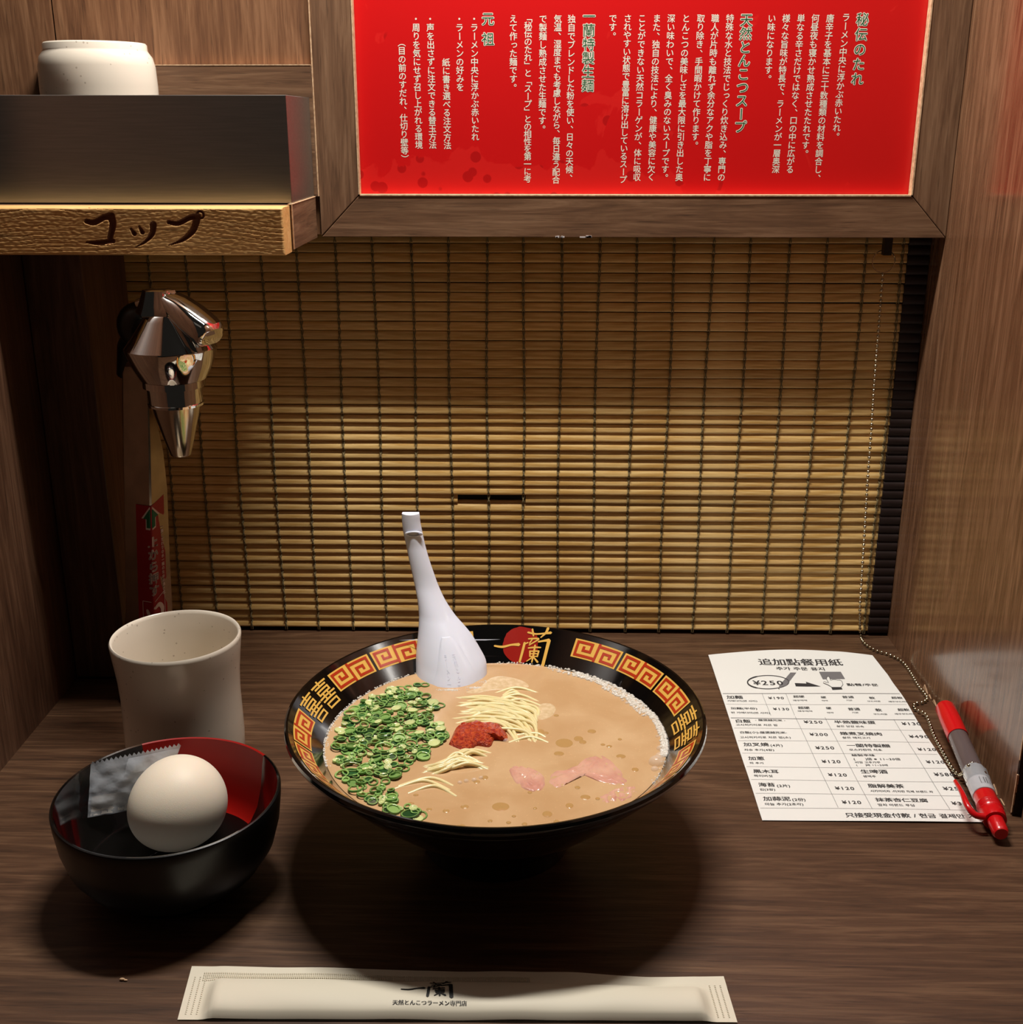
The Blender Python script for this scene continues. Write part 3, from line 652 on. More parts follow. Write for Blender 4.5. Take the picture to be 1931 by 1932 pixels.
def seg_strip(mb, x0, y0, x1, y1, wd, f, mi):
    # thick orthogonal segment subdivided so that it follows the curve
    if abs(x1-x0) > abs(y1-y0):
        a, b = sorted((x0, x1)); a -= wd[0]/2; b += wd[0]/2; k = max(1, int((b-a)/.12)); vs = []
        for i in range(k+1): x = a+(b-a)*i/k; vs += [f(x, y0-wd[1]/2), f(x, y0+wd[1]/2)]
    else:
        a, b = sorted((y0, y1)); a = max(0, a-wd[1]/2); b = min(1, b+wd[1]/2); k = 2; vs = []
        for i in range(k+1): y = a+(b-a)*i/k; vs += [f(x0-wd[0]/2, y), f(x0+wd[0]/2, y)]
    mb.add(vs, [(2*i, 2*i+1, 2*i+3, 2*i+2) for i in range(k)], mi)
def panel(a0, a1):
    mb = MB(); f = conef(a0, a1, .00022); k = 14; vs = []
    for i in range(k+1): vs += [f(2*i/k, 0), f(2*i/k, 1)]
    mb.add(vs, [(2*i, 2*i+1, 2*i+3, 2*i+2) for i in range(k)], 0)
    f = conef(a0, a1, .0004); W = (.105, .135)
    segs = [(1, 0, 1, 1), (1, .15, .14, .15), (.14, .15, .14, .85), (.14, .85, .72, .85), (.72, .85, .72, .44), (.72, .44, .42, .44), (.42, .44, .42, .60),
            (1, .85, 1.86, .85), (1.86, .85, 1.86, .15), (1.86, .15, 1.28, .15), (1.28, .15, 1.28, .56), (1.28, .56, 1.58, .56), (1.58, .56, 1.58, .42)]
    for s_ in segs: seg_strip(mb, *s_, W, f, 1)
    mb.build('meander_print', [M['gold'], M['redp']], rb, smooth=0)
PANELS = [(64.3, 46.2), (45.2, 27.1), (26.0, 7.9), (117.6, 99.5), (136.8, 118.7), (156.4, 137.9), (196.2, 178.0), (215.3, 197.2), (234.4, 216.3), (-13.9, -32), (-33, -51.1), (-52.2, -70.3)]
for a0, a1 in PANELS: panel(a0, a1)
def joy(a0, a1):
    """double happiness mark drawn with straight strokes: two mirrored halves"""
    mb = MB(); f = conef(a0, a1, .0003); W = (.085, .06)
    for ox in (.03, 1.03):
        H_ = lambda y, x0, x1: seg_strip(mb, ox+x0, y, ox+x1, y, W, f, 0)
        V_ = lambda x, y0, y1: seg_strip(mb, ox+x, y0, ox+x, y1, W, f, 0)
        H_(.90, .08, .86); V_(.47, .80, 1.0); H_(.80, .18, .76); H_(.69, .16, .78); H_(.57, .16, .78); V_(.16, .57, .69); V_(.78, .57, .69)
        V_(.34, .45, .57); V_(.60, .45, .57); H_(.46, .04, .92); V_(.34, .34, .46); V_(.60, .34, .46); H_(.34, .10, .84); H_(.22, .16, .78); H_(.06, .16, .78); V_(.16, .06, .22); V_(.78, .06, .22)
    mb.build('happiness_print', M['gold'], rb, smooth=0)
SLO, SHI = .22, .98
for a0, a1 in ((6.6, -12.6), (177.0, 157.6)): joy(a0, a1)
lg = MB(); ns = 40
def lf(o): return lambda x, y: cone(82.6-(x-345)*.0442, (455-y)*.0035, o)
cen = (300, 300); vs = [lf(.0002)(*cen)]
for k in range(ns):
    a = 2*PI*k/ns; r_ = 1+.015*math.sin(5*a)+random.uniform(-.03, .03); vs.append(lf(.0002)(335+142*r_*math.cos(a)*1.0, 305+150*r_*math.sin(a)))
vs[0] = lf(.0002)(335, 305)
lg.add(vs, [(0, 1+k, 1+(k+1) % ns) for k in range(ns)], 0)
for s_ in LOGO: ribbon(lg, [(a, b, c*1.55) for a, b, c in s_], lf(.0005), 1)
tag(lg.build('emblem_print', [M['redsun'], M['gold']], rb, smooth=0), 'gold brush-written 一蘭 over a red sun')
# broth
ZS = .0600
mb = MB(); rings = [(0, 0)]; nn = 120; secs = []
for r_, z in ((.0001, ZS), (.03, ZS), (.06, ZS), (.080, ZS), (.0845, ZS+.0001), (.0866, ZS+.0004), (.0874, ZS+.0001), (.0858, ZS-.0025), (.0001, ZS-.0030)):
    secs.append([(BX+r_*math.cos(2*PI*k/nn), BY+r_*math.sin(2*PI*k/nn), z) for k in range(nn)])
mb.loft(secs, caps=True)
br = thing('broth', (BX, BY, ZS-.004), 'creamy beige pork bone broth filling the ramen bowl', 'soup')
mb.build('surface', M['broth'], br, smooth=60)
def inb(x, y, r=.0855): return math.hypot(x-BX, y-BY) < r
dr = []
for px_, py_, r_ in ((1065, 1402, .0045), (1055, 1422, .0024), (945, 1522, .0038), (1105, 1504, .0022), (1075, 1520, .0020), (1033, 1536, .0024), (1092, 1394, .0026), (1100, 1400, .0020), (1172, 1427, .0022), (1138, 1405, .0012), (1150, 1408, .0014), (870, 1560, .0022), (877, 1522, .0018),
                     (842, 1530, .0016), (810, 1527, .0014), (776, 1516, .0014), (785, 1500, .0012), (1020, 1380, .0022), (1030, 1383, .0016), (1010, 1362, .0016), (990, 1555, .0014), (960, 1552, .0012), (1050, 1550, .0014), (925, 1549, .0012), (1199, 1452, .0018), (1117, 1380, .0022),
                     (900, 1475, .0016), (915, 1467, .0018), (1015, 1476, .0014), (1090, 1486, .0014), (1148, 1470, .0012), (1128, 1507, .0012), (1170, 1395, .0011), (1010, 1525, .0010), (970, 1540, .0010), (1050, 1350, .0014), (1190, 1500, .0016), (1000, 1495, .0012)):
    p = at(px_, py_, 2, ZS); 
    if not inb(p.x, p.y, .083): continue
    mb = MB(); k = 16; e1 = random.uniform(.9, 1.1)
    mb.loft([[(p.x+q*r_*e1*math.cos(2*PI*j/k), p.y+q*r_/e1*math.sin(2*PI*j/k), ZS+h_) for j in range(k)] for q, h_ in ((1, .00002), (.85, .00016), (.4, .00024))])
    mb.build('oil_droplet', M['oil'], br, smooth=60)
# ------------------------------------------------------------------ foam
fm = MB()
def bub(x, y, r_, z=ZS): fm.sphere((x, y, z), r_, 7, 3, (1, 1, .8), top=True)
arc = [(1040, 1257), (1100, 1268), (1150, 1287), (1190, 1312), (1215, 1340), (1236, 1375), (1250, 1405), (1258, 1425)]
AR = cr([tuple(at(a, b, 2, ZS)[:2]) for a, b in arc], 10)
for i, (x, y) in enumerate(AR):
    t_ = i/len(AR); wd = .0045 if t_ < .6 else .0030
    if .3 < t_ < .6: wd = .0070
    d_ = Vector((x-BX, y-BY)).normalized(); tn = Vector((-d_.y, d_.x))
    for k in range(26 if t_ > .12 else 8):
        q = random.random()**1.5*wd; r_ = random.choice((.0003, .0004, .0005, .0005, .0007, .0010)); rad = .0877-q; off = random.uniform(-.0022, .0022)
        a = math.atan2(y-BY, x-BX)+off/.0875
        bub(BX+rad*math.cos(a), BY+rad*math.sin(a), r_, ZS+max(0, (rad-.0866))*.5+random.uniform(0, .0004))
for (a0, a1, n_, wd) in ((150, 200, 420, .0022), (110, 150, 160, .0016), (66, 92, 120, .0020), (-30, 8, 130, .0022)):
    for k in range(n_):
        a = math.radians(random.uniform(a0, a1)); rad = .0880-random.random()**1.6*wd
        if rad > .0876: zz = ZS+(rad-.0875)*.95
        else: zz = ZS
        bub(BX+rad*math.cos(a), BY+rad*math.sin(a), random.choice((.00025, .0003, .0004, .0006)), zz)
for (px_, py_, sx, sy, n_) in ((925, 1288, .009, .004, 90), (1030, 1340, .0045, .0040, 40), (900, 1298, .006, .0015, 120), (848, 1302, .008, .0012, 120)):
    p = at(px_, py_, 2, ZS)
    for k in range(n_): bub(p.x+random.gauss(0, .4)*sx, p.y+random.gauss(0, .4)*sy, random.choice((.0002, .0003, .0004)))
tag(fm.build('fine_foam', M['foam'], br, smooth=80), 'fine white froth along the edge of the broth', kind='stuff')
for px_, py_, r_ in ((1246, 1440, .0042), (1252, 1428, .0026), (1190, 1318, .0014), (1197, 1327, .0016), (1183, 1327, .0012), (1175, 1322, .0010), (1236, 1452, .0020), (1241, 1390, .0011), (955, 1398, .0016), (1247, 1413, .0022), (895, 1472, .0014), (880, 1474, .0013), (868, 1477, .0012), (908, 1468, .0012)):
    p = at(px_, py_, 2, ZS); rr_ = math.hypot(p.x-BX, p.y-BY)
    if rr_ > .0862-r_*.6: k_ = (.0862-r_*.6)/rr_; p.x = BX+(p.x-BX)*k_; p.y = BY+(p.y-BY)*k_
    MB().sphere((p.x, p.y, ZS), r_, 20, 8, (1, 1, .85), top=True).build('bubble', M['bubble'], br, smooth=80)
def patch(pts, h_=.0003):
    P = [tuple(at(a, b, 2, ZS)[:2]) for a, b in pts]; P = cr(P+[P[0]], 5)[:-1]; cx_, cy_ = sum(p[0] for p in P)/len(P), sum(p[1] for p in P)/len(P)
    mb = MB().loft([[(cx_+(x-cx_)*q, cy_+(y-cy_)*q, ZS+z) for x, y in P] for q, z in ((1, .00003), (.93, h_*.6), (.75, h_), (.3, h_*1.1))])
    mb.build('froth_patch', M['froth'], br, smooth=80)
patch([(1012, 1338), (1022, 1328), (1040, 1328), (1049, 1338), (1040, 1352), (1022, 1358), (1008, 1352)])
patch([(905, 1298), (925, 1280), (950, 1276), (985, 1284), (998, 1296), (970, 1300), (930, 1302), (900, 1308), (880, 1306)])
# ------------------------------------------------------------------ noodles
def noodle(pts, label, group, r_=.00098):
    P = cr([(*at(a, b, 2, ZS)[:2], ZS+h_) for a, b, h_ in pts], 7)
    o = MB().tube(P, r_, 8).build('noodle_strand', M['noodle'], None, smooth=70, org=P[len(P)//2]); tag(o, label, 'noodle', group); return o
G1, G2, G3 = 'noodles behind the chili paste', 'noodles in front of the chili paste', 'noodles sunk low in the broth near the scallions'
L1, L2, L3 = 'thin pale yellow noodle strand in the bundle behind the chili paste', 'thin yellow noodle strand in the small bundle in front of the chili paste', 'faint noodle strand just breaking the broth right of the scallions'
rn = random.Random(3)
for i in range(40):   # big bundle, strands sweeping from upper left to lower right
    t_ = i/39; x0 = 868+rn.uniform(-22, 30)+t_*10; y0 = 1316+t_*60+rn.uniform(-4, 4)
    x1 = 955+rn.uniform(-10, 55); y1 = 1335+t_*42+rn.uniform(-6, 8)
    x2 = min(1012, x1+rn.uniform(15, 45)); y2 = y1+rn.uniform(8, 34)
    if y2 > 1402: y2 = 1402
    up_ = rn.uniform(.0000, .0014)
    wh = 'back' if i < 14 else ('middle' if i < 27 else 'front'); noodle([(x0, y0, -.0010), (x0*.6+x1*.4, y0*.6+y1*.4-rn.uniform(2, 9), up_*.8), (x1, y1, up_), (x2, y2, -.0011)], 'thin pale yellow noodle strand at the '+wh+' of the large bundle behind the chili paste', 'noodles at the '+wh+' of the large bundle')
for i in range(8):    # upper strands that run to the right
    y0 = 1300+i*5+rn.uniform(-2, 2); x0 = rn.uniform(915, 950); x1 = rn.uniform(985, 1030)
    noodle([(x0, y0+6, -.001), ((x0+x1)/2, y0-2, .0004), (x1, y0+rn.uniform(4, 18), -.001)], 'thin noodle strand just above the large bundle, by the pale froth', 'noodles above the large bundle')
for i in range(17):   # small bundle below the paste
    x0 = 800+rn.uniform(-8, 22); y0 = 1440+rn.uniform(0, 22); x1 = 868+rn.uniform(-10, 26); y1 = 1422+rn.uniform(-4, 26); x2 = x1+rn.uniform(28, 56); y2 = y1+rn.uniform(-4, 18)
    noodle([(x0, y0, -.001), ((x0+x1)/2, (y0+y1)/2+4, rn.uniform(.0004, .0016)), (x1, y1, rn.uniform(.0006, .0024)), (min(x2, 938), y2, -.0012)], L2, G2)
for pts in ([(745, 1487, -.0008), (800, 1474, .0003), (850, 1490, -.0009)], [(752, 1482, -.0008), (812, 1469, .0003), (856, 1482, -.0008)], [(770, 1496, -.0008), (820, 1484, .0003), (862, 1502, -.0008)], [(960, 1400, -.0008), (1000, 1392, .0003), (1035, 1400, -.0008)], [(968, 1387, -.0008), (1010, 1385, .0003), (1030, 1390, -.0008)]):
    noodle(pts, L3 if pts[0][0] < 900 else 'faint noodle strand just breaking the broth right of the chili paste', G3 if pts[0][0] < 900 else 'noodles right of the chili paste')
# ------------------------------------------------------------------ chili paste
def blob(name, out, hgt, m_, label, cat, seed=0, rough=.0009, z0=ZS-.0006, nr=14, sub=1, flat=.6):
    """low mound whose outline (photo pixels on the broth plane) is out"""
    P = [Vector((*at(a, b, 2, ZS)[:2], 0)) for a, b in out]; P = [Vector((x, y, 0)) for x, y in [q[:2] for q in cr([tuple(p) for p in P]+[tuple(P[0])], 5)[:-1]]]
    c = sum(P, Vector((0, 0, 0)))/len(P); n = len(P); secs = []
    for i in range(nr):
        q = 1-i/(nr); hh = hgt*(1-q**3)**flat
        secs.append([(c.x+(p.x-c.x)*q, c.y+(p.y-c.y)*q, z0+hh+(rough*noise.noise(Vector((p.x*q*500+seed+(c.x)*(1-q)*500, (c.y+(p.y-c.y)*q)*500, seed)))*1.6+rough*.5*noise.noise(Vector(((c.x+(p.x-c.x)*q)*1400, (c.y+(p.y-c.y)*q)*1400, seed))))*(1 if i else 0)) for p in P])
    bot = [(c.x+(p.x-c.x)*.9, c.y+(p.y-c.y)*.9, z0-.0008) for p in P]
    mb = MB().loft([bot]+secs); o = mb.build(name, m_, None, smooth=80, org=(c.x, c.y, z0)); return tag(o, label, cat)
blob('chili_paste', [(846, 1405), (858, 1378), (880, 1366), (930, 1366), (955, 1380), (958, 1398), (935, 1396), (925, 1410), (900, 1408), (885, 1418), (862, 1412)], .0048, M['paste'], 'mound of red chili paste in the middle of the broth', 'sauce', 3, .0011)
# ------------------------------------------------------------------ pork slices
def slice_(out, label, hgt, seed):
    return blob('pork_slice', out, hgt*.6, M['pork'], label, 'meat', seed, .0006, ZS-.0006, 12, flat=.35)
slice_([(958, 1452), (972, 1444), (1005, 1450), (1026, 1462), (1030, 1482), (1018, 1494), (995, 1492), (972, 1478)], 'pale pork slice at the left end of the meat, with glistening fat edge', .0022, 1)
slice_([(1032, 1478), (1040, 1458), (1080, 1446), (1118, 1424), (1140, 1424), (1165, 1444), (1186, 1470), (1182, 1482), (1140, 1478), (1095, 1462), (1075, 1474), (1050, 1488)], 'largest pinkish pork slice, folded across the right side of the broth', .0019, 2)
slice_([(1130, 1500), (1160, 1486), (1198, 1482), (1205, 1494), (1180, 1512), (1155, 1518), (1136, 1514)], 'small pork slice mostly sunk in broth near the right front rim', .0013, 5)
# ------------------------------------------------------------------ scallions
poly = [(788, 1292), (740, 1302), (702, 1314), (660, 1345), (634, 1378), (624, 1412), (632, 1452), (642, 1478), (660, 1506), (690, 1532), (740, 1556), (782, 1560), (800, 1540), (775, 1524), (742, 1500), (738, 1478), (764, 1462), (780, 1440), (800, 1432), (812, 1410), (832, 1404), (846, 1388), (818, 1350), (834, 1334), (812, 1318), (796, 1310)]
PW = [tuple(at(a, b, 2, ZS)[:2]) for a, b in poly]
def inside(x, y):
    c = False; j = len(PW)-1
    for i in range(len(PW)):
        if (PW[i][1] > y) != (PW[j][1] > y) and x < (PW[j][0]-PW[i][0])*(y-PW[i][1])/(PW[j][1]-PW[i][1])+PW[i][0]: c = not c
        j = i
    return c
def scal_mesh(kind, r_, wall, h_, seed):
    mb = MB(); k = 18; rnd = random.Random(seed); e1 = rnd.uniform(.82, 1.1); e2 = rnd.uniform(.0, .12)
    rr_ = [1+e2*math.sin(2*PI*j/k*2+1)+rnd.uniform(-.02, .02) for j in range(k)]
    def ring(r2, z): return [(r2*rr_[j]*e1*math.cos(2*PI*j/k), r2*rr_[j]/e1*math.sin(2*PI*j/k), z) for j in range(k)]
    ri = r_-wall
    mb.loft([ring(r_*.97, 0), ring(r_, h_*.3), ring(r_, h_*.8), ring(r_*.95, h_)], caps=False, mi=0)
    mb.loft([ring(r_*.95, h_), ring(r_-wall*.5, h_*1.04), ring(ri, h_*.9), ring(ri, .0)], caps=False, mi=1)
    if kind != 'pale' and seed % 2: mb.add(ring(ri, h_*.45), [tuple(range(k))], 0 if kind == 'dark' else 1)
    if kind == 'pale':
        mb.loft([ring(ri, h_*.9), ring(ri*.85, h_*.78), ring(ri*.7, h_*.95), ring(ri*.45, h_*.8), ring(ri*.25, h_*.9)], mi=1, caps=False); mb.add(ring(ri*.25, h_*.9), [tuple(range(k))], 1)
    return mb
KM = {'dark': ('sc_d', 'sc_i'), 'mid': ('sc_m', 'sc_i'), 'pale': ('sc_l', 'sc_w')}
LAB = {'dark': 'dark green scallion ring floating on the left side of the broth', 'mid': 'bright mid green scallion ring floating on the left side of the broth', 'pale': 'pale whitish scallion disc floating on the left side of the broth'}
meshes = {}
for kd in KM:
    meshes[kd] = []
    for s_ in range(4):
        r_ = (.0020, .0026, .0034, .0043)[s_] if kd != 'pale' else (.0016, .0021, .0026, .0031)[s_]
        mb = scal_mesh(kd, r_, .00085 if kd != 'pale' else .0005, random.uniform(.0007, .0013), s_*7+len(kd))
        me = bpy.data.meshes.new('scallion_ring'); me.from_pydata(mb.v, [], mb.f); me.materials.append(M[KM[kd][0]]); me.materials.append(M[KM[kd][1]]); me.polygons.foreach_set('material_index', mb.mi); me.shade_smooth(); me.set_sharp_from_angle(angle=.9)
        meshes[kd].append((me, r_))
placed = []; rs = random.Random(12); xs_ = [p[0] for p in PW]; ys_ = [p[1] for p in PW]
def add_scallion(kd, s_, x, y, z, tilt):
    me, r_ = meshes[kd][s_]; o = bpy.data.objects.new('scallion_ring', me); C.objects.link(o); o.location = (x, y, z)
    o.rotation_euler = (rs.uniform(-tilt, tilt), rs.uniform(-tilt, tilt), rs.uniform(0, 6.28)); ar = 'beside the spoon' if y > .566 else ('near the front rim of the bowl' if y < .486 else ('along the left rim of the bowl' if x < -.083 else 'next to the chili paste and noodles'))
    lb_ = ('wide ' if s_ > 1 else 'small ')+{'dark': 'dark green scallion ring', 'mid': 'bright green scallion ring', 'pale': 'pale whitish scallion disc'}[kd]+' on the broth '+ar
    tag(o, lb_, 'scallion', lb_.replace('ring', 'rings').replace('disc', 'discs'))
tries = 0
while tries < 9000 and len(placed) < 285:
    tries += 1; x = rs.uniform(min(xs_), max(xs_)); y = rs.uniform(min(ys_), max(ys_))
    if not inside(x, y) or not inb(x, y, .0835): continue
    kd = rs.choices(('dark', 'mid', 'pale'), (.46, .30, .24))[0]; s_ = rs.choices((0, 1, 2, 3), (.3, .35, .22, .13))[0]; r_ = meshes[kd][s_][1]
    over = [q for q in placed if math.hypot(q[0]-x, q[1]-y) < (q[2]+r_)*.46]
    if over: continue
    near = [q for q in placed if math.hypot(q[0]-x, q[1]-y) < (q[2]+r_)*.9]
    z = ZS-.0005+(.0007 if near else 0)+rs.uniform(0, .0004); placed.append((x, y, r_))
    add_scallion(kd, s_, x, y, z, .22 if near else .10)
for px_, py_, kd, s_ in ((789, 1541, 'mid', 3), (751, 1527, 'pale', 2), (776, 1403, 'dark', 2), (837, 1391, 'mid', 2), (812, 1382, 'dark', 1), (771, 1298, 'mid', 1), (802, 1293, 'mid', 1), (822, 1336, 'dark', 0)):
    p = at(px_, py_, 2, ZS); add_scallion(kd, s_, p.x, p.y, ZS-.0004, .08)
# ================================================================== SPOON
OUT = [(265, 226, 354), (285, 226, 358), (330, 228, 362), (400, 236, 376), (500, 258, 398), (600, 278, 426), (700, 300, 460), (800, 322, 497), (900, 340, 546), (1000, 350, 612), (1080, 349, 682), (1150, 344, 738), (1250, 333, 798), (1330, 328, 838), (1400, 328, 846), (1450, 329, 846), (1530, 340, 838), (1600, 380, 798), (1660, 470, 710)]
def YZ(v):   # depth of the spoon's front surface by photo row
    z_tab = [(265, .642), (500, .638), (800, .630), (1000, .623), (1150, .616), (1330, .608), (1450, .602), (1530, .597), (1660, .590)]
    for (a, ya), (b, yb) in zip(z_tab, z_tab[1:]):
        if a <= v <= b: return ya+(yb-ya)*(v-a)/(b-a)
    return z_tab[0][1] if v < 265 else z_tab[-1][1]
rowsP = cr(OUT, 4); sp_rows = []
for v, l, r in rowsP:
    py_ = 900+v/3.865; yv = YZ(v); sp_rows.append((at(700+l/3.865, py_, 1, yv), at(700+r/3.865, py_, 1, yv), v))
def bulge(v):
    t_ = min(1, max(0, (v-700)/750)); t_ = t_*t_*(3-2*t_); return .0030+.0160*t_-(.008*max(0, v-1560)/130)
def sp_pt(i, u, o=0.0, inner=False):
    L_, R_, v = sp_rows[i]; d_ = bulge(v); p = L_.lerp(R_, u); s_ = math.sin(PI*u)**.62 if 0 < u < 1 else 0
    b_ = d_*s_
    if inner: b_ = max(0, d_*s_-.0021) - (.0012 if s_ < .3 else .0)*0; p = L_.lerp(R_, .5+(u-.5)*.9); 
    q = Vector((p.x, p.y-b_-o, p.z-b_*.08)); return q
secs = []; nu = 15
for i in range(len(sp_rows)):
    q = [sp_pt(i, .5-.5*math.cos(PI*k/nu)) for k in range(nu+1)]
    v = sp_rows[i][2]
    inn = []
    for k in range(nu-1, 0, -1):
        u = .5-.5*math.cos(PI*k/nu); p = sp_pt(i, .5+(u-.5)*.94); dpt = bulge(v)
        th = .0019
        fl = sp_rows[i][0].lerp(sp_rows[i][1], .5+(u-.5)*.96); t_ = min(1, max(0, (v-820)/180)); t_ = t_*t_*(3-2*t_)
        inn.append(Vector((fl.x, fl.y+.0014, fl.z+.0004)).lerp(Vector((p.x, p.y+th, p.z+th*.3)), t_))
    secs.append(q+inn)
spn = thing('soup_spoon', (sp_rows[-1][0].x+.01, .588, .045), 'white melamine soup spoon standing in the broth against the back rim', 'spoon')
MB().loft(secs).build('body', M['spoon'], spn, smooth=50)
# raised panel on the back of the spoon bowl
rows_i = [i for i, r in enumerate(sp_rows) if 1085 < r[2] < 1600]; secs = []
for n_, i in enumerate(rows_i):
    t_ = n_/(len(rows_i)-1); hw = .07+.25*min(1, t_*1.6+.01)**.55; c_ = .60-.04*t_
    q = [sp_pt(i, c_-hw+2*hw*k/8, .0009 if 0 < k < 8 else -.0002) for k in range(9)]
    q += [sp_pt(i, c_+hw-2*hw*k/8, -.0008) for k in range(1, 8)]
    secs.append(q)
MB().loft(secs).build('raised_panel', M['spoon'], spn, smooth=30)
def spf(o):
    def g(x, y):
        # x across -1..1, y row number in picture units
        j = min(range(len(sp_rows)), key=lambda i: abs(sp_rows[i][2]-y)); j2 = min(j+1, len(sp_rows)-1) if y > sp_rows[j][2] else max(j-1, 0)
        a, b = sp_rows[j][2], sp_rows[j2][2]; t_ = 0 if a == b else (y-a)/(b-a)
        return sp_pt(j, .57+x*.5, o).lerp(sp_pt(j2, .57+x*.5, o), t_)
    return g
rl = MB()
for cx_, txt in ((.14, '天然とんこつ'), (-.13, 'ラーメン一蘭')):
    for i, ch in enumerate(txt): 
        g = spf(.00110); put_glyph(rl, ch, lambda x, y: g(cx_+(x)/60*.155, 1215+i*42-(y)), 0, 0, 40, 0, 0, True)
ribbon(rl, [(-.28, 1185, 3), (.28, 1178, 3)], lambda x, y: spf(.00105)(x, y), 0, flat=True)
tag(rl.build('embossed_lettering', M['spoon'], spn, smooth=0), 'faint raised writing')
# hanging notch near the handle's tip
h0 = sp_rows[11][0].lerp(sp_rows[11][1], .55); mb = MB()
iN = min(range(len(sp_rows)), key=lambda i: abs(sp_rows[i][2]-405)); c_ = sp_pt(iN, .58, .0003)
mb.loft([[(c_.x+a*.0052*math.cos(2*PI*k/20), c_.y+dy, c_.z+a*.0016*math.sin(2*PI*k/20)) for k in range(20)] for a, dy in ((1, .0012), (1, -.0001), (.8, -.0003), (.7, .0012))])
tag(mb.build('hook_lip', M['spoon'], spn, smooth=50), 'small raised lip near the tip of the handle')
# ================================================================== SMALL BOWL, EGG, SACHET
QX, QY = -.1766, .4872
sb = thing('small_bowl', (QX, QY, 0), 'small black lacquer bowl with a red patch inside its rim, holding the egg', 'bowl')
outp = [(0, .003), (.0230, .003), (.0240, .0002), (.0268, .0002), (.0276, .004), (.0330, .0075), (.0420, .0160), (.0480, .0270), (.0510, .0400), (.0524, .0535), (.0527, .0590), (.0524, .0600), (.0518, .0604), (.0510, .0600), (.0500, .0540), (.0484, .0400), (.0455, .0280), (.0412, .0200), (.0398, .0192), (.0385, .0178), (.0310, .0115), (.0200, .0088), (.0188, .0095), (.0178, .0086), (0, .0078)]
outp = [(r_*1.027, z*.868) for r_, z in outp]; nn = 128; secs = [[(QX+r_*math.cos(2*PI*k/nn), QY+r_*math.sin(2*PI*k/nn), z) for k in range(nn)] for r_, z in outp]
mb = MB().loft(secs, caps=False); nj = nn
def ang_of(p): return math.degrees(math.atan2(p.y-QY, p.x-QX))
aR0 = ang_of(at(500, 1425, 2, .052)); aR1 = ang_of(at(270, 1399, 2, .052))
for fi in range(len(mb.f)):
    i, j = divmod(fi, nj); a = 360*(j+.5)/nn
    if i < 12: mb.mi[fi] = 1
    if aR0 < a < aR1 and 11 <= i <= 17: mb.mi[fi] = 2
mb.build('body', [M['bowlblk'], M['matteblk'], M['redlac']], sb, smooth=35)
ec = at(334, 1517, 2, .0330); eg = MB(); secs = []
a0 = .0252; b0 = .0237; dirv = Vector((.55, .75, .12)).normalized()
e1 = dirv.orthogonal().normalized(); e2 = dirv.cross(e1)
for i in range(41):
    th = PI*i/40; x = math.cos(th)*a0; k_ = 1+.07*math.cos(th); r_ = max(1e-5, math.sin(th)*b0*k_); 
    secs.append([Vector((ec.x, ec.y, .0330))+dirv*x+(e1*math.cos(2*PI*k/48)+e2*math.sin(2*PI*k/48))*r_ for k in range(48)])
eg.loft(secs); tag(eg.build('egg', M['egg'], None, smooth=80, org=(ec.x, ec.y, .0093)), 'white boiled egg in its shell in the small black bowl', 'egg')
# sachet leaning on the inner back wall
sa = thing('salt_sachet', (-.19, .505, .02), 'clear crinkled plastic sachet with zigzag edge between egg and bowl wall', 'packet')
TL, TR, BL_, BR = at(172, 1442, 1, .508), at(342, 1406, 1, .5300), at(166, 1542, 1, .4985), at(300, 1520, 1, .5200)
def sac(u, v, o=0):
    p = TL.lerp(TR, u).lerp(BL_.lerp(BR, u), v)
    b_ = .0022*math.sin(PI*min(1, v*1.15))*math.sin(PI*u)*(1+.6*noise.noise(Vector((u*5, v*5, 2))))
    return p+Vector((0, -1, .3))*(b_*o+.0011*noise.noise(Vector((u*7, v*6, 9)))*min(1, v*3)+.0005)
front = MB(); NU, NV = 40, 18
for side in (1, -1):
    vs = [sac(i/NU, j/NV, side) for j in range(NV+1) for i in range(NU+1)]
    for i in range(NU+1): vs[i] = vs[i]+Vector((0, 0, .0016*(i % 2)))
    front.add(vs, [(j*(NU+1)+i, j*(NU+1)+i+1, (j+1)*(NU+1)+i+1, (j+1)*(NU+1)+i) for j in range(NV) for i in range(NU)])
front.build('film', M['packet'], sa, smooth=70)
lb = MB(); NU2 = 20
vs = [sac(.42+.56*i/NU2, .03+.27*j/4, 1.4)+Vector((0, -.0003, 0)) for j in range(5) for i in range(NU2+1)]
lb.add(vs, [(j*(NU2+1)+i, j*(NU2+1)+i+1, (j+1)*(NU2+1)+i+1, (j+1)*(NU2+1)+i) for j in range(4) for i in range(NU2)])
tag(lb.build('sealed_band', M['packet'], sa, smooth=70), 'milky heat-sealed strip')
sl = MB(); vs = [sac(.04+.9*i/12, .62+.36*j/5, .2) for j in range(6) for i in range(13)]
sl.add(vs, [(j*13+i, j*13+i+1, (j+1)*13+i+1, (j+1)*13+i) for j in range(5) for i in range(12)])
tag(sl.build('salt', M['salt'], sa, smooth=60), 'white salt settled at the bottom')
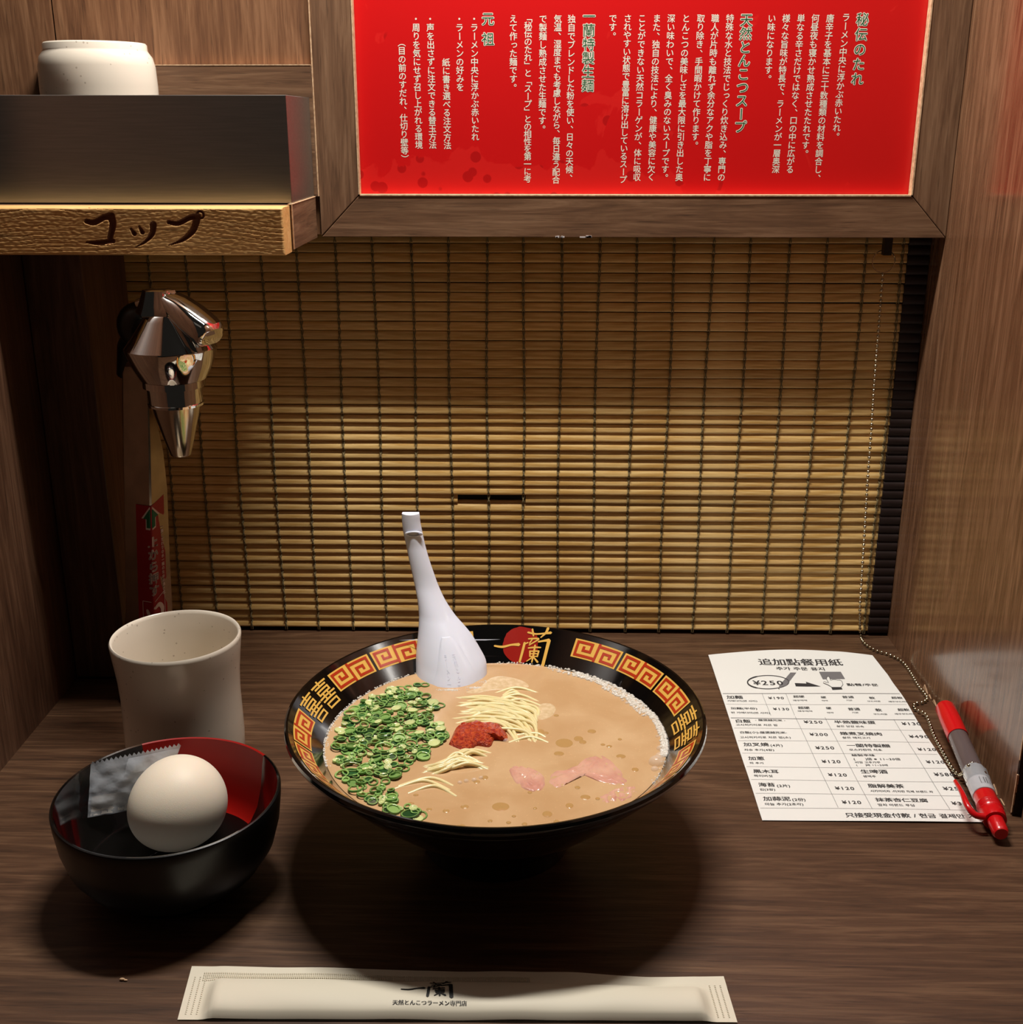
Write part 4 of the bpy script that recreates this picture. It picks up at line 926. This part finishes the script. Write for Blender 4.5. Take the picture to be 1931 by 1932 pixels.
# ================================================================== ORDER SHEET
PX0, PX1, PY0, PY1 = .1262, .2452, .5475, .7560
op = thing('order_sheet', (.186, .652, 0), 'white printed order form with prices lying beside the pen', 'paper')
def ph(x, y):
    v = (y-PY0)/(PY1-PY0); u = (x-PX0)/(PX1-PX0)
    z = .0006+.0012*math.exp(-((v-.68)/.10)**2)*(.4+.6*u)+.0008*math.sin(v*9+u*2)**2*.6
    if v > .93: z += .02*(v-.93)*math.sin(PI*min(1, max(0, u)))
    if u > .72 and v > .8: z += .004*(u-.72)*(v-.8)*6
    return z
def pp(x, y, o=0.0):
    # the sheet's sides are straight, its back edge bows
    v = (y-PY0)/(PY1-PY0); return (x, y, ph(x, y)+o)
sh = MB(); nx, ny = 24, 48
X_ = lambda u, v: PX0+(PX1-PX0)*u+(-.0009*(v)+.001*(1-v) if True else 0)
vs = []
for o in (0, -.00018):
    for j in range(ny+1):
        for i in range(nx+1):
            u, v = i/nx, j/ny; x = PX0+(PX1-PX0)*u; yy = PY0+(PY1-PY0)*v
            yy += .0045*v**8*math.sin(PI*u)**.8 - (.0012*v**6)*(1-math.sin(PI*u))
            if u > .80 and v > .85: x -= (u-.8)*(v-.85)*.10; yy -= (u-.8)*(v-.85)*.06
            vs.append((x, yy, ph(x, yy)+o))
n1 = (nx+1)*(ny+1); fs = []
for j in range(ny):
    for i in range(nx):
        a = j*(nx+1)+i; fs.append((a, a+1, a+nx+2, a+nx+1)); fs.append((n1+a, n1+a+nx+1, n1+a+nx+2, n1+a+1))
sh.add(vs, fs).build('sheet', M['paper'], op, smooth=80)
tx_ = MB()
def P3(o): return lambda x, y: pp(x, y, o)
def prt(s, xl, xr, yc, mi=0, ysc=1.0, off=.02, hz=None):
    a, b = at(xl, yc, 2, .001), at(xr, yc, 2, .001); text_line(tx_, s, P3(.00018), a.x, b.x, a.y, mi, ysc, off, hz)
R_ = [('追加點餐用紙', 1431, 1589, 1249, 1.0), ('추가 주문 용지', 1465, 1558, 1261, 1.0), ('¥250', 1421, 1479, 1289, 1.1), ('點餐/주문', 1598, 1658, 1293, .9),
 ('加麵', 1371, 1402, 1316, .9), ('가에다마(면 사리)', 1373, 1429, 1323, .9), ('¥190', 1450, 1480, 1318, 1), ('超硬', 1497, 1518, 1316, .9), ('매우딱딱', 1497, 1524, 1323, .8), ('硬', 1549, 1559, 1318, .9), ('딱딱', 1551, 1563, 1324, .8), ('普通', 1589, 1611, 1318, .9), ('기본', 1597, 1609, 1324, .8), ('軟', 1640, 1651, 1320, .9), ('부드러움', 1637, 1662, 1326, .8), ('超軟', 1682, 1703, 1320, .9), ('매우부드러움', 1677, 1715, 1327, .8),
 ('加麵(半份)', 1379, 1429, 1337, .8), ('반 가에다마(면 사리)', 1380, 1453, 1345, .9), ('¥130', 1459, 1490, 1338, 1), ('超硬', 1506, 1528, 1336, .9), ('매우딱딱', 1506, 1534, 1342, .8), ('硬', 1559, 1569, 1337, .9), ('딱딱', 1561, 1574, 1345, .8), ('普通', 1600, 1623, 1339, .9), ('기본', 1608, 1621, 1345, .8), ('軟', 1652, 1664, 1341, .9), ('부드러움', 1649, 1675, 1348, .8), ('超軟', 1694, 1716, 1341, .9), ('매우부드러움', 1689, 1729, 1348, .8),
 ('白飯', 1387, 1417, 1361, .9), ('- 嚴選越光米 -', 1425, 1482, 1359, .9), ('고시히카리로 지은 밥', 1389, 1468, 1368, .9), ('¥250', 1517, 1553, 1362, 1), ('半熟鹽味蛋', 1574, 1652, 1362, .8), ('삶은 달걀 반숙', 1579, 1631, 1370, .9), ('¥130', 1702, 1738, 1365, 1),
 ('白飯(小)-嚴選越光米-', 1396, 1485, 1382, .9), ('고시히카리로 지은 밥(소)', 1397, 1492, 1391, .9), ('¥200', 1528, 1563, 1386, 1), ('燉煮叉燒肉', 1585, 1665, 1384, .8), ('삶은 돼지고기', 1590, 1643, 1392, .9), ('¥490', 1716, 1753, 1389, 1),
 ('加叉燒', 1403, 1451, 1404, .85), ('(4片)', 1454, 1477, 1406, 1), ('차슈 추가(4장)', 1405, 1461, 1414, .9), ('¥250', 1539, 1575, 1411, 1), ('一蘭特製醋', 1598, 1680, 1407, .8), ('오스카란의 식초', 1603, 1665, 1415, .9), ('¥120', 1732, 1767, 1414, 1),
 ('加蔥', 1412, 1443, 1430, .9), ('파 추가', 1415, 1442, 1439, .9), ('¥120', 1551, 1587, 1436, 1), ('秘製辛味', 1607, 1651, 1425, .75), ('(      )倍 ※11~20倍', 1611, 1699, 1432, .9), ('비밀 고추가루', 1614, 1662, 1438, .9), ('(      )배 11~20배', 1616, 1676, 1443, .9), ('¥120', 1748, 1783, 1438, 1),
 ('黑木耳', 1421, 1470, 1455, .85), ('목이버섯', 1423, 1459, 1464, .9), ('¥120', 1563, 1599, 1461, 1), ('生啤酒', 1624, 1675, 1455, .85), ('생맥주', 1629, 1654, 1464, .9), ('¥580', 1763, 1801, 1461, 1),
 ('海苔', 1431, 1463, 1481, .9), ('(2片)', 1466, 1491, 1483, 1), ('김(2장)', 1434, 1463, 1490, .9), ('¥120', 1576, 1613, 1487, 1), ('脂解美茶', 1638, 1706, 1482, .85), ('시카이비차 -이치란 특제 브랜드 차', 1643, 1761, 1492, 1), ('¥250', 1780, 1820, 1487, 1),
 ('加蒜泥', 1440, 1492, 1507, .85), ('(2份)', 1495, 1520, 1509, 1), ('마늘 추가(2조각)', 1444, 1516, 1517, .9), ('¥120', 1589, 1626, 1514, 1), ('抹茶杏仁豆腐', 1652, 1751, 1509, .85), ('말차 아몬드 푸딩', 1657, 1727, 1519, .9), ('¥300', 1796, 1836, 1515, 1),
 ('只接受現金付款 / 현금 결제만 가', 1595, 1842, 1538, .9)]
load_glyphs(''.join(r[0] for r in R_))
for s, a, b, c_, k in R_: prt(s, a, b, c_, 0, k, .02)
tag(tx_.build('printed_text', M['ink'], op, smooth=0), 'dark grey Chinese and Korean printed text')
rlm = MB()
def hline(px_, py_, wd, x0=PX0+.001, x1=PX1-.001):
    y = at(px_, py_, 2, .001).y; k = 24; ribbon(rlm, [(x0+(x1-x0)*i/k, y, wd) for i in range(k+1)], P3(.00018), 0, flat=True)
for a, b, wd in ((1361, 1309, .0005), (1368, 1329, .0002), (1375, 1355, .0005), (1384, 1374, .0002), (1392, 1397, .0002), (1400, 1420, .0002), (1409, 1446, .0002), (1419, 1471, .0002), (1428, 1497, .0002), (1436, 1524, .0002)): hline(a, b, wd)
def vline(p, q):
    a, b = at(*p, 2, .001), at(*q, 2, .001); k = 12; ribbon(rlm, [(a.x+(b.x-a.x)*i/k, a.y+(b.y-a.y)*i/k, .0002) for i in range(k+1)], P3(.00018), 0, flat=True)
for p, q in (((1438, 1309), (1455, 1350)), ((1483, 1310), (1500, 1350)), ((1501, 1352), (1582, 1524)), ((1557, 1353), (1646, 1526)), ((1687, 1357), (1793, 1527))): vline(p, q)
tag(rlm.build('printed_rules', M['rule'], op, smooth=0), 'thin printed table lines')
ic = MB()
def pc(o): 
    def g(a, b): p = at(a, b, 2, .001); return pp(p.x, p.y, o)
    return g
el = [(1450+39*math.cos(a*PI/24), 1288+13*math.sin(a*PI/24)) for a in range(49)]
ribbon(ic, [(x, y, 1.3 if x > 1430 else 2.4) for x, y in el], pc(.00018), 0, flat=True)
sub_poly(ic, [(1492, 1269), (1503, 1269), (1484, 1295), (1471, 1299), (1470, 1296)], pc(.00022), 1)
ribbon(ic, [(1469, 1299, 2), (1471, 1302, 1)], pc(.0002), 0, flat=True)
sub_poly(ic, [(1500, 1290), (1522, 1291), (1521, 1287.5), (1549, 1297), (1522, 1297), (1502, 1296.5)], pc(.00018), 0)
sub_poly(ic, [(1546, 1267), (1587, 1267), (1595, 1281), (1553, 1282)], pc(.00018), 1)
hand = [(1561, 1277), (1565, 1277), (1568, 1285), (1572, 1283), (1576, 1283), (1580, 1284), (1585, 1284), (1589, 1286), (1591, 1293), (1587, 1299), (1570, 1299), (1563, 1294), (1554, 1290), (1555, 1287), (1560, 1289), (1564, 1290), (1560, 1282)]
sub_poly(ic, hand, pc(.00024), 2); ribbon(ic, [(*p, .9) for p in hand+[hand[0]]], pc(.0003), 0, flat=True)
sub_poly(ic, [(1569, 1299.5), (1588, 1299.5), (1590, 1303), (1571, 1304)], pc(.0003), 0)
tag(ic.build('printed_icons', [M['ink'], M['inkg'], M['paper']], op, smooth=0), 'ringed price, pencil, arrow and pressing hand pictures')
# ================================================================== PEN
A_ = at(1783, 1334, 2, .0165); B_ = at(1890, 1574, 2, .0066)
pen = thing('ballpoint_pen', tuple((A_+B_)/2), 'red retractable pen with clear barrel on a ball chain against the right wall', 'pen')
ax_ = (B_-A_); LN = ax_.length; ax_ = ax_/LN
def pseg(name, t0, t1, r_, m_, prof=None, label=None, n=28):
    pr_ = prof or [(0, r_*.96), (.02, r_), (.98, r_), (1, r_*.96)]
    P = [A_+ax_*((t0+(t1-t0)*q)*LN) for q, _ in pr_]; o = MB().tube(P, [r for _, r in pr_], n).build(name, m_, pen, smooth=40)
    if label: o['label'] = label
    return o
pseg('grip', 0.0, .27, .0062, M['redpen'], [(0, .0040), (.02, .0054), (.06, .0060), (.5, .0063), (1, .0062)], 'red rubber grip')
pseg('barrel', .27, .60, .0059, M['clear'], None, 'smoky clear barrel')
pseg('collar', .575, .625, .0064, M['chrome'], None, 'silver ring')
pseg('paper_label', .64, .735, .0063, M['white'], None, 'white taped label')
pseg('upper_body', .73, .91, .0060, M['redpen'], [(0, .0058), (.1, .0061), (.35, .0062), (.42, .0066), (.47, .0060), (.53, .0067), (.58, .0061), (.64, .0068), (.70, .0062), (.8, .0066), (1, .0060)], 'red ribbed upper body')
pseg('push_button', .91, 1.0, .0042, M['redpen'], [(0, .0044), (.1, .0043), (.85, .0043), (1, .0034)], 'red push button')
tape = MB(); side = ax_.cross(Vector((0, 0, 1))).normalized()
for tt, wd in ((.60, .0085), (.645, .0088), (.70, .0090)):
    c_ = A_+ax_*(tt*LN)+Vector((0, 0, .0058)); 
vs = []
for i, tt in enumerate((.56, .585, .61, .635, .66, .69, .72, .745)):
    for q in (-1.25, -.9, -.45, 0, .45, .9, 1.3):
        a = q; rr_ = .0068+(.0012*noise.noise(Vector((tt*40, q*3, 1))))*(1 if abs(q) > .8 else .2)
        p = A_+ax_*((tt+.012*noise.noise(Vector((q*4, tt*3, 5))))*LN)+side*(rr_*math.sin(a))+Vector((0, 0, rr_*math.cos(a))); vs.append(p)
tape.add(vs, [(i*7+j, i*7+j+1, i*7+j+8, i*7+j+7) for i in range(7) for j in range(6)])
tag(tape.build('clear_tape', M['packet'], pen, smooth=60), 'crinkled clear tape')
sq = MB(); 
def onpen(x, y): 
    tt = .69+y; a = x/.0066; return A_+ax_*(tt*LN)+side*(-.0070*math.sin(a))+Vector((0, 0, .0070*math.cos(a)))
ribbon(sq, [(-.0015, -.022, .0003), (-.0015, .022, .0003), (.0030, .022, .0003), (.0030, -.022, .0003), (-.0015, -.022, .0003)], onpen, 0, flat=True)
ribbon(sq, [(.0005, -.018, .0006), (.0005, .018, .0006)], onpen, 0, flat=True); ribbon(sq, [(.0018, -.018, .0006), (.0018, .018, .0006)], onpen, 0, flat=True)
tag(sq.build('label_print', M['inkg'], pen, smooth=0), 'grey printed marks')
cl = [at(1803, 1474, 2, .0135), at(1816, 1496, 2, .0150), at(1826, 1520, 2, .0135), at(1840, 1537, 2, .011), at(1858, 1541, 2, .010)]
MB().tube(cr([tuple(p) for p in cl], 6), [.0011+.0007*min(1, i/12) for i in range(25)], 12).build('clip', M['redpen'], pen, smooth=50)
# ================================================================== BALL CHAIN
ch = thing('ball_chain', (.2318, .778, .291), 'thin steel ball chain hanging from the frame and running to the pen', 'chain')
YC = .7815
RN = (at(1668, 493, 1, YC)); 
MB().tube([(RN.x+.0074*math.cos(a*PI/16), YC, RN.z+.0074*math.sin(a*PI/16)) for a in range(33)], .00035, 6, caps=False).build('ring', M['satin'], ch, smooth=60)
hk = MB().box(RN.x-.0026, RN.x+.0026, .7745, .7800, .279, .2908); hk.tube([(RN.x, YC-.004, .282), (RN.x, YC-.001, .2795), (RN.x, YC+.0015, .281), (RN.x, YC, .2835)], .0009, 8)
tag(hk.build('hook', M['black'], ch, smooth=40), 'black hook under the frame')
path = [at(a, b, 1, YC) for a, b in ((1666, 518), (1660, 600), (1655, 660), (1649, 740), (1644, 820), (1638, 900), (1632, 1000), (1627, 1080), (1623, 1150))]
path += [at(a, b, 2, .0014) for a, b in ((1624, 1196), (1630, 1212), (1650, 1226), (1680, 1236), (1703, 1249), (1718, 1268), (1732, 1292), (1745, 1309), (1750, 1318), (1742, 1325), (1727, 1328), (1727, 1338))]
path += [at(1745, 1346, 2, .0030), at(1753, 1360, 2, .0025), at(1762, 1385, 2, .0025), at(1776, 1412, 2, .003), at(1789, 1436, 2, .003), at(1802, 1456, 2, .0030), at(1812, 1462, 2, .004), at(1818, 1458, 2, .009), at(1826, 1447, 2, .0155), at(1836, 1440, 2, .0165), at(1846, 1442, 2, .0150), at(1853, 1450, 2, .010)]
P = cr([tuple(p) for p in path], 14); bd = MB(); acc = 0; last = Vector(P[0]); step = .0034; nxt = 0
for a, b in zip(P, P[1:]):
    a, b = Vector(a), Vector(b); l = (b-a).length; 
    while nxt <= acc+l:
        bd.sphere(a+(b-a)*((nxt-acc)/l if l else 0),   .0012, 8, 5); nxt += step
    acc += l
bd.tube(P, .00018, 4)
tag(bd.build('beads', M['bead'], ch, smooth=80), 'tiny steel balls', kind='stuff')
# ================================================================== CHOPSTICK SLEEVE
cs = thing('chopstick_sleeve', (-.03, .411, 0), 'white paper sleeve of chopsticks lying in front of the ramen bowl', 'chopsticks')
c00, c10, c01, c11 = at(335, 1924, 2, .0005), at(1392, 1929, 2, .0005), at(362, 1822, 2, .0008), at(1366, 1842, 2, .0008)
def slv(u, v):
    """u along, v 0 front to 1 back"""
    p = c00.lerp(c10, u).lerp(c01.lerp(c11, u), v); L_ = .24
    e_ = min(u, 1-u)*L_; ef = min(1, max(0, (e_-.009)/.006)); ef = ef*ef*(3-2*ef)
    bd_ = (math.sin(PI*min(1, v/.72))**.45 if v < .72 else 0)
    z = .0006+ef*.0062*bd_*(1-.45*v)+ef*.0006*(1 if v < .8 else 0)
    z += .0007*noise.noise(Vector((u*9, v*2, 3)))*ef
    if v > .74: z += .0006*math.sin(u*7)**2
    if u > .72: p.y -= .0012*(1-abs(u-.86)/.14)*v
    p.z = z; return p
mb = MB(); NU, NV = 110, 26; vs = [slv(i/NU, j/NV) for j in range(NV+1) for i in range(NU+1)]
vb = [Vector((p.x, p.y, .0001)) for p in vs]
fs = [(j*(NU+1)+i, j*(NU+1)+i+1, (j+1)*(NU+1)+i+1, (j+1)*(NU+1)+i) for j in range(NV) for i in range(NU)]
mb.add(vs, fs); mb.add(vb, [f[::-1] for f in fs])
mb.build('paper_wrap', M['sleeve'], cs, smooth=60)
# crimped seal: small raised stitches
cpm = MB()
def ontop(u, v, o=.0002): p = slv(u, v); return Vector((p.x, p.y, p.z+o))
for r_ in range(4):
    v = .86-.045*r_
    for i in range(170):
        u = .028+i*.0036
        if u > .66: break
        a = ontop(u-.0011, v); cpm.add([ontop(u-.0012, v-.013), ontop(u+.0012, v-.013), ontop(u+.0012, v+.013, .0001), ontop(u-.0012, v+.013, .0001), ontop(u, v, .0007)], [(0, 1, 4), (1, 2, 4), (2, 3, 4), (3, 0, 4)])
for side_ in (.012, .022, .032, .968, .978, .988):
    for j in range(20):
        v = .10+j*.036; cpm.add([ontop(side_-.0014, v-.009), ontop(side_+.0014, v-.009), ontop(side_+.0014, v+.009, .0001), ontop(side_-.0014, v+.009, .0001), ontop(side_, v, .0004)], [(0, 1, 4), (1, 2, 4), (2, 3, 4), (3, 0, 4)])
tag(cpm.build('crimped_seal', M['sleeve'], cs, smooth=0), 'embossed seal lines', kind='stuff')
lp = MB()
# logo spans photo x 762..857, y 1848..1886 on the sleeve
def slf(x, y):
    fx = 762+(x-125)*(857-762)/(560-125); fy = 1847+(y-150)*(1887-1847)/(450-150)
    p = at(fx, fy, 2, .0055); u = (p.x-c00.x)/(c10.x-c00.x); v = (p.y-c00.y)/(c01.y-c00.y); return ontop(u, v, .00025)
for s_ in LOGO: ribbon(lp, [(a, b, c*2.0) for a, b, c in s_], slf, 0)
def slt(x, y): u = (x-c00.x)/(c10.x-c00.x); v = (y-c00.y)/(c01.y-c00.y); return ontop(u, v, .00025)
a, b = at(742, 1896, 2, .0055), at(883, 1896, 2, .0055); load_glyphs('天然とんこつラーメン専門店')
text_line(lp, '天然とんこつラーメン専門店', slt, a.x, b.x, a.y, 0, 1.0, .03)
tag(lp.build('brush_logo_print', M['brushink'], cs, smooth=0), 'black brush-written 一蘭 over a line of small writing')
# tiny crumb on the counter near the lower left
p = at(231, 1850, 2, 0); mb = MB().sphere((p.x, p.y, .0007), .0009, 8, 5, (1.5, .7, .7)).sphere((p.x+.0016, p.y-.0003, .0005), .0006, 8, 5, (1.6, .8, .7))
tag(mb.build('crumb', M['cream'], None, smooth=60, org=(p.x, p.y, 0)), 'tiny pale crumb on the counter at lower left', 'crumb')
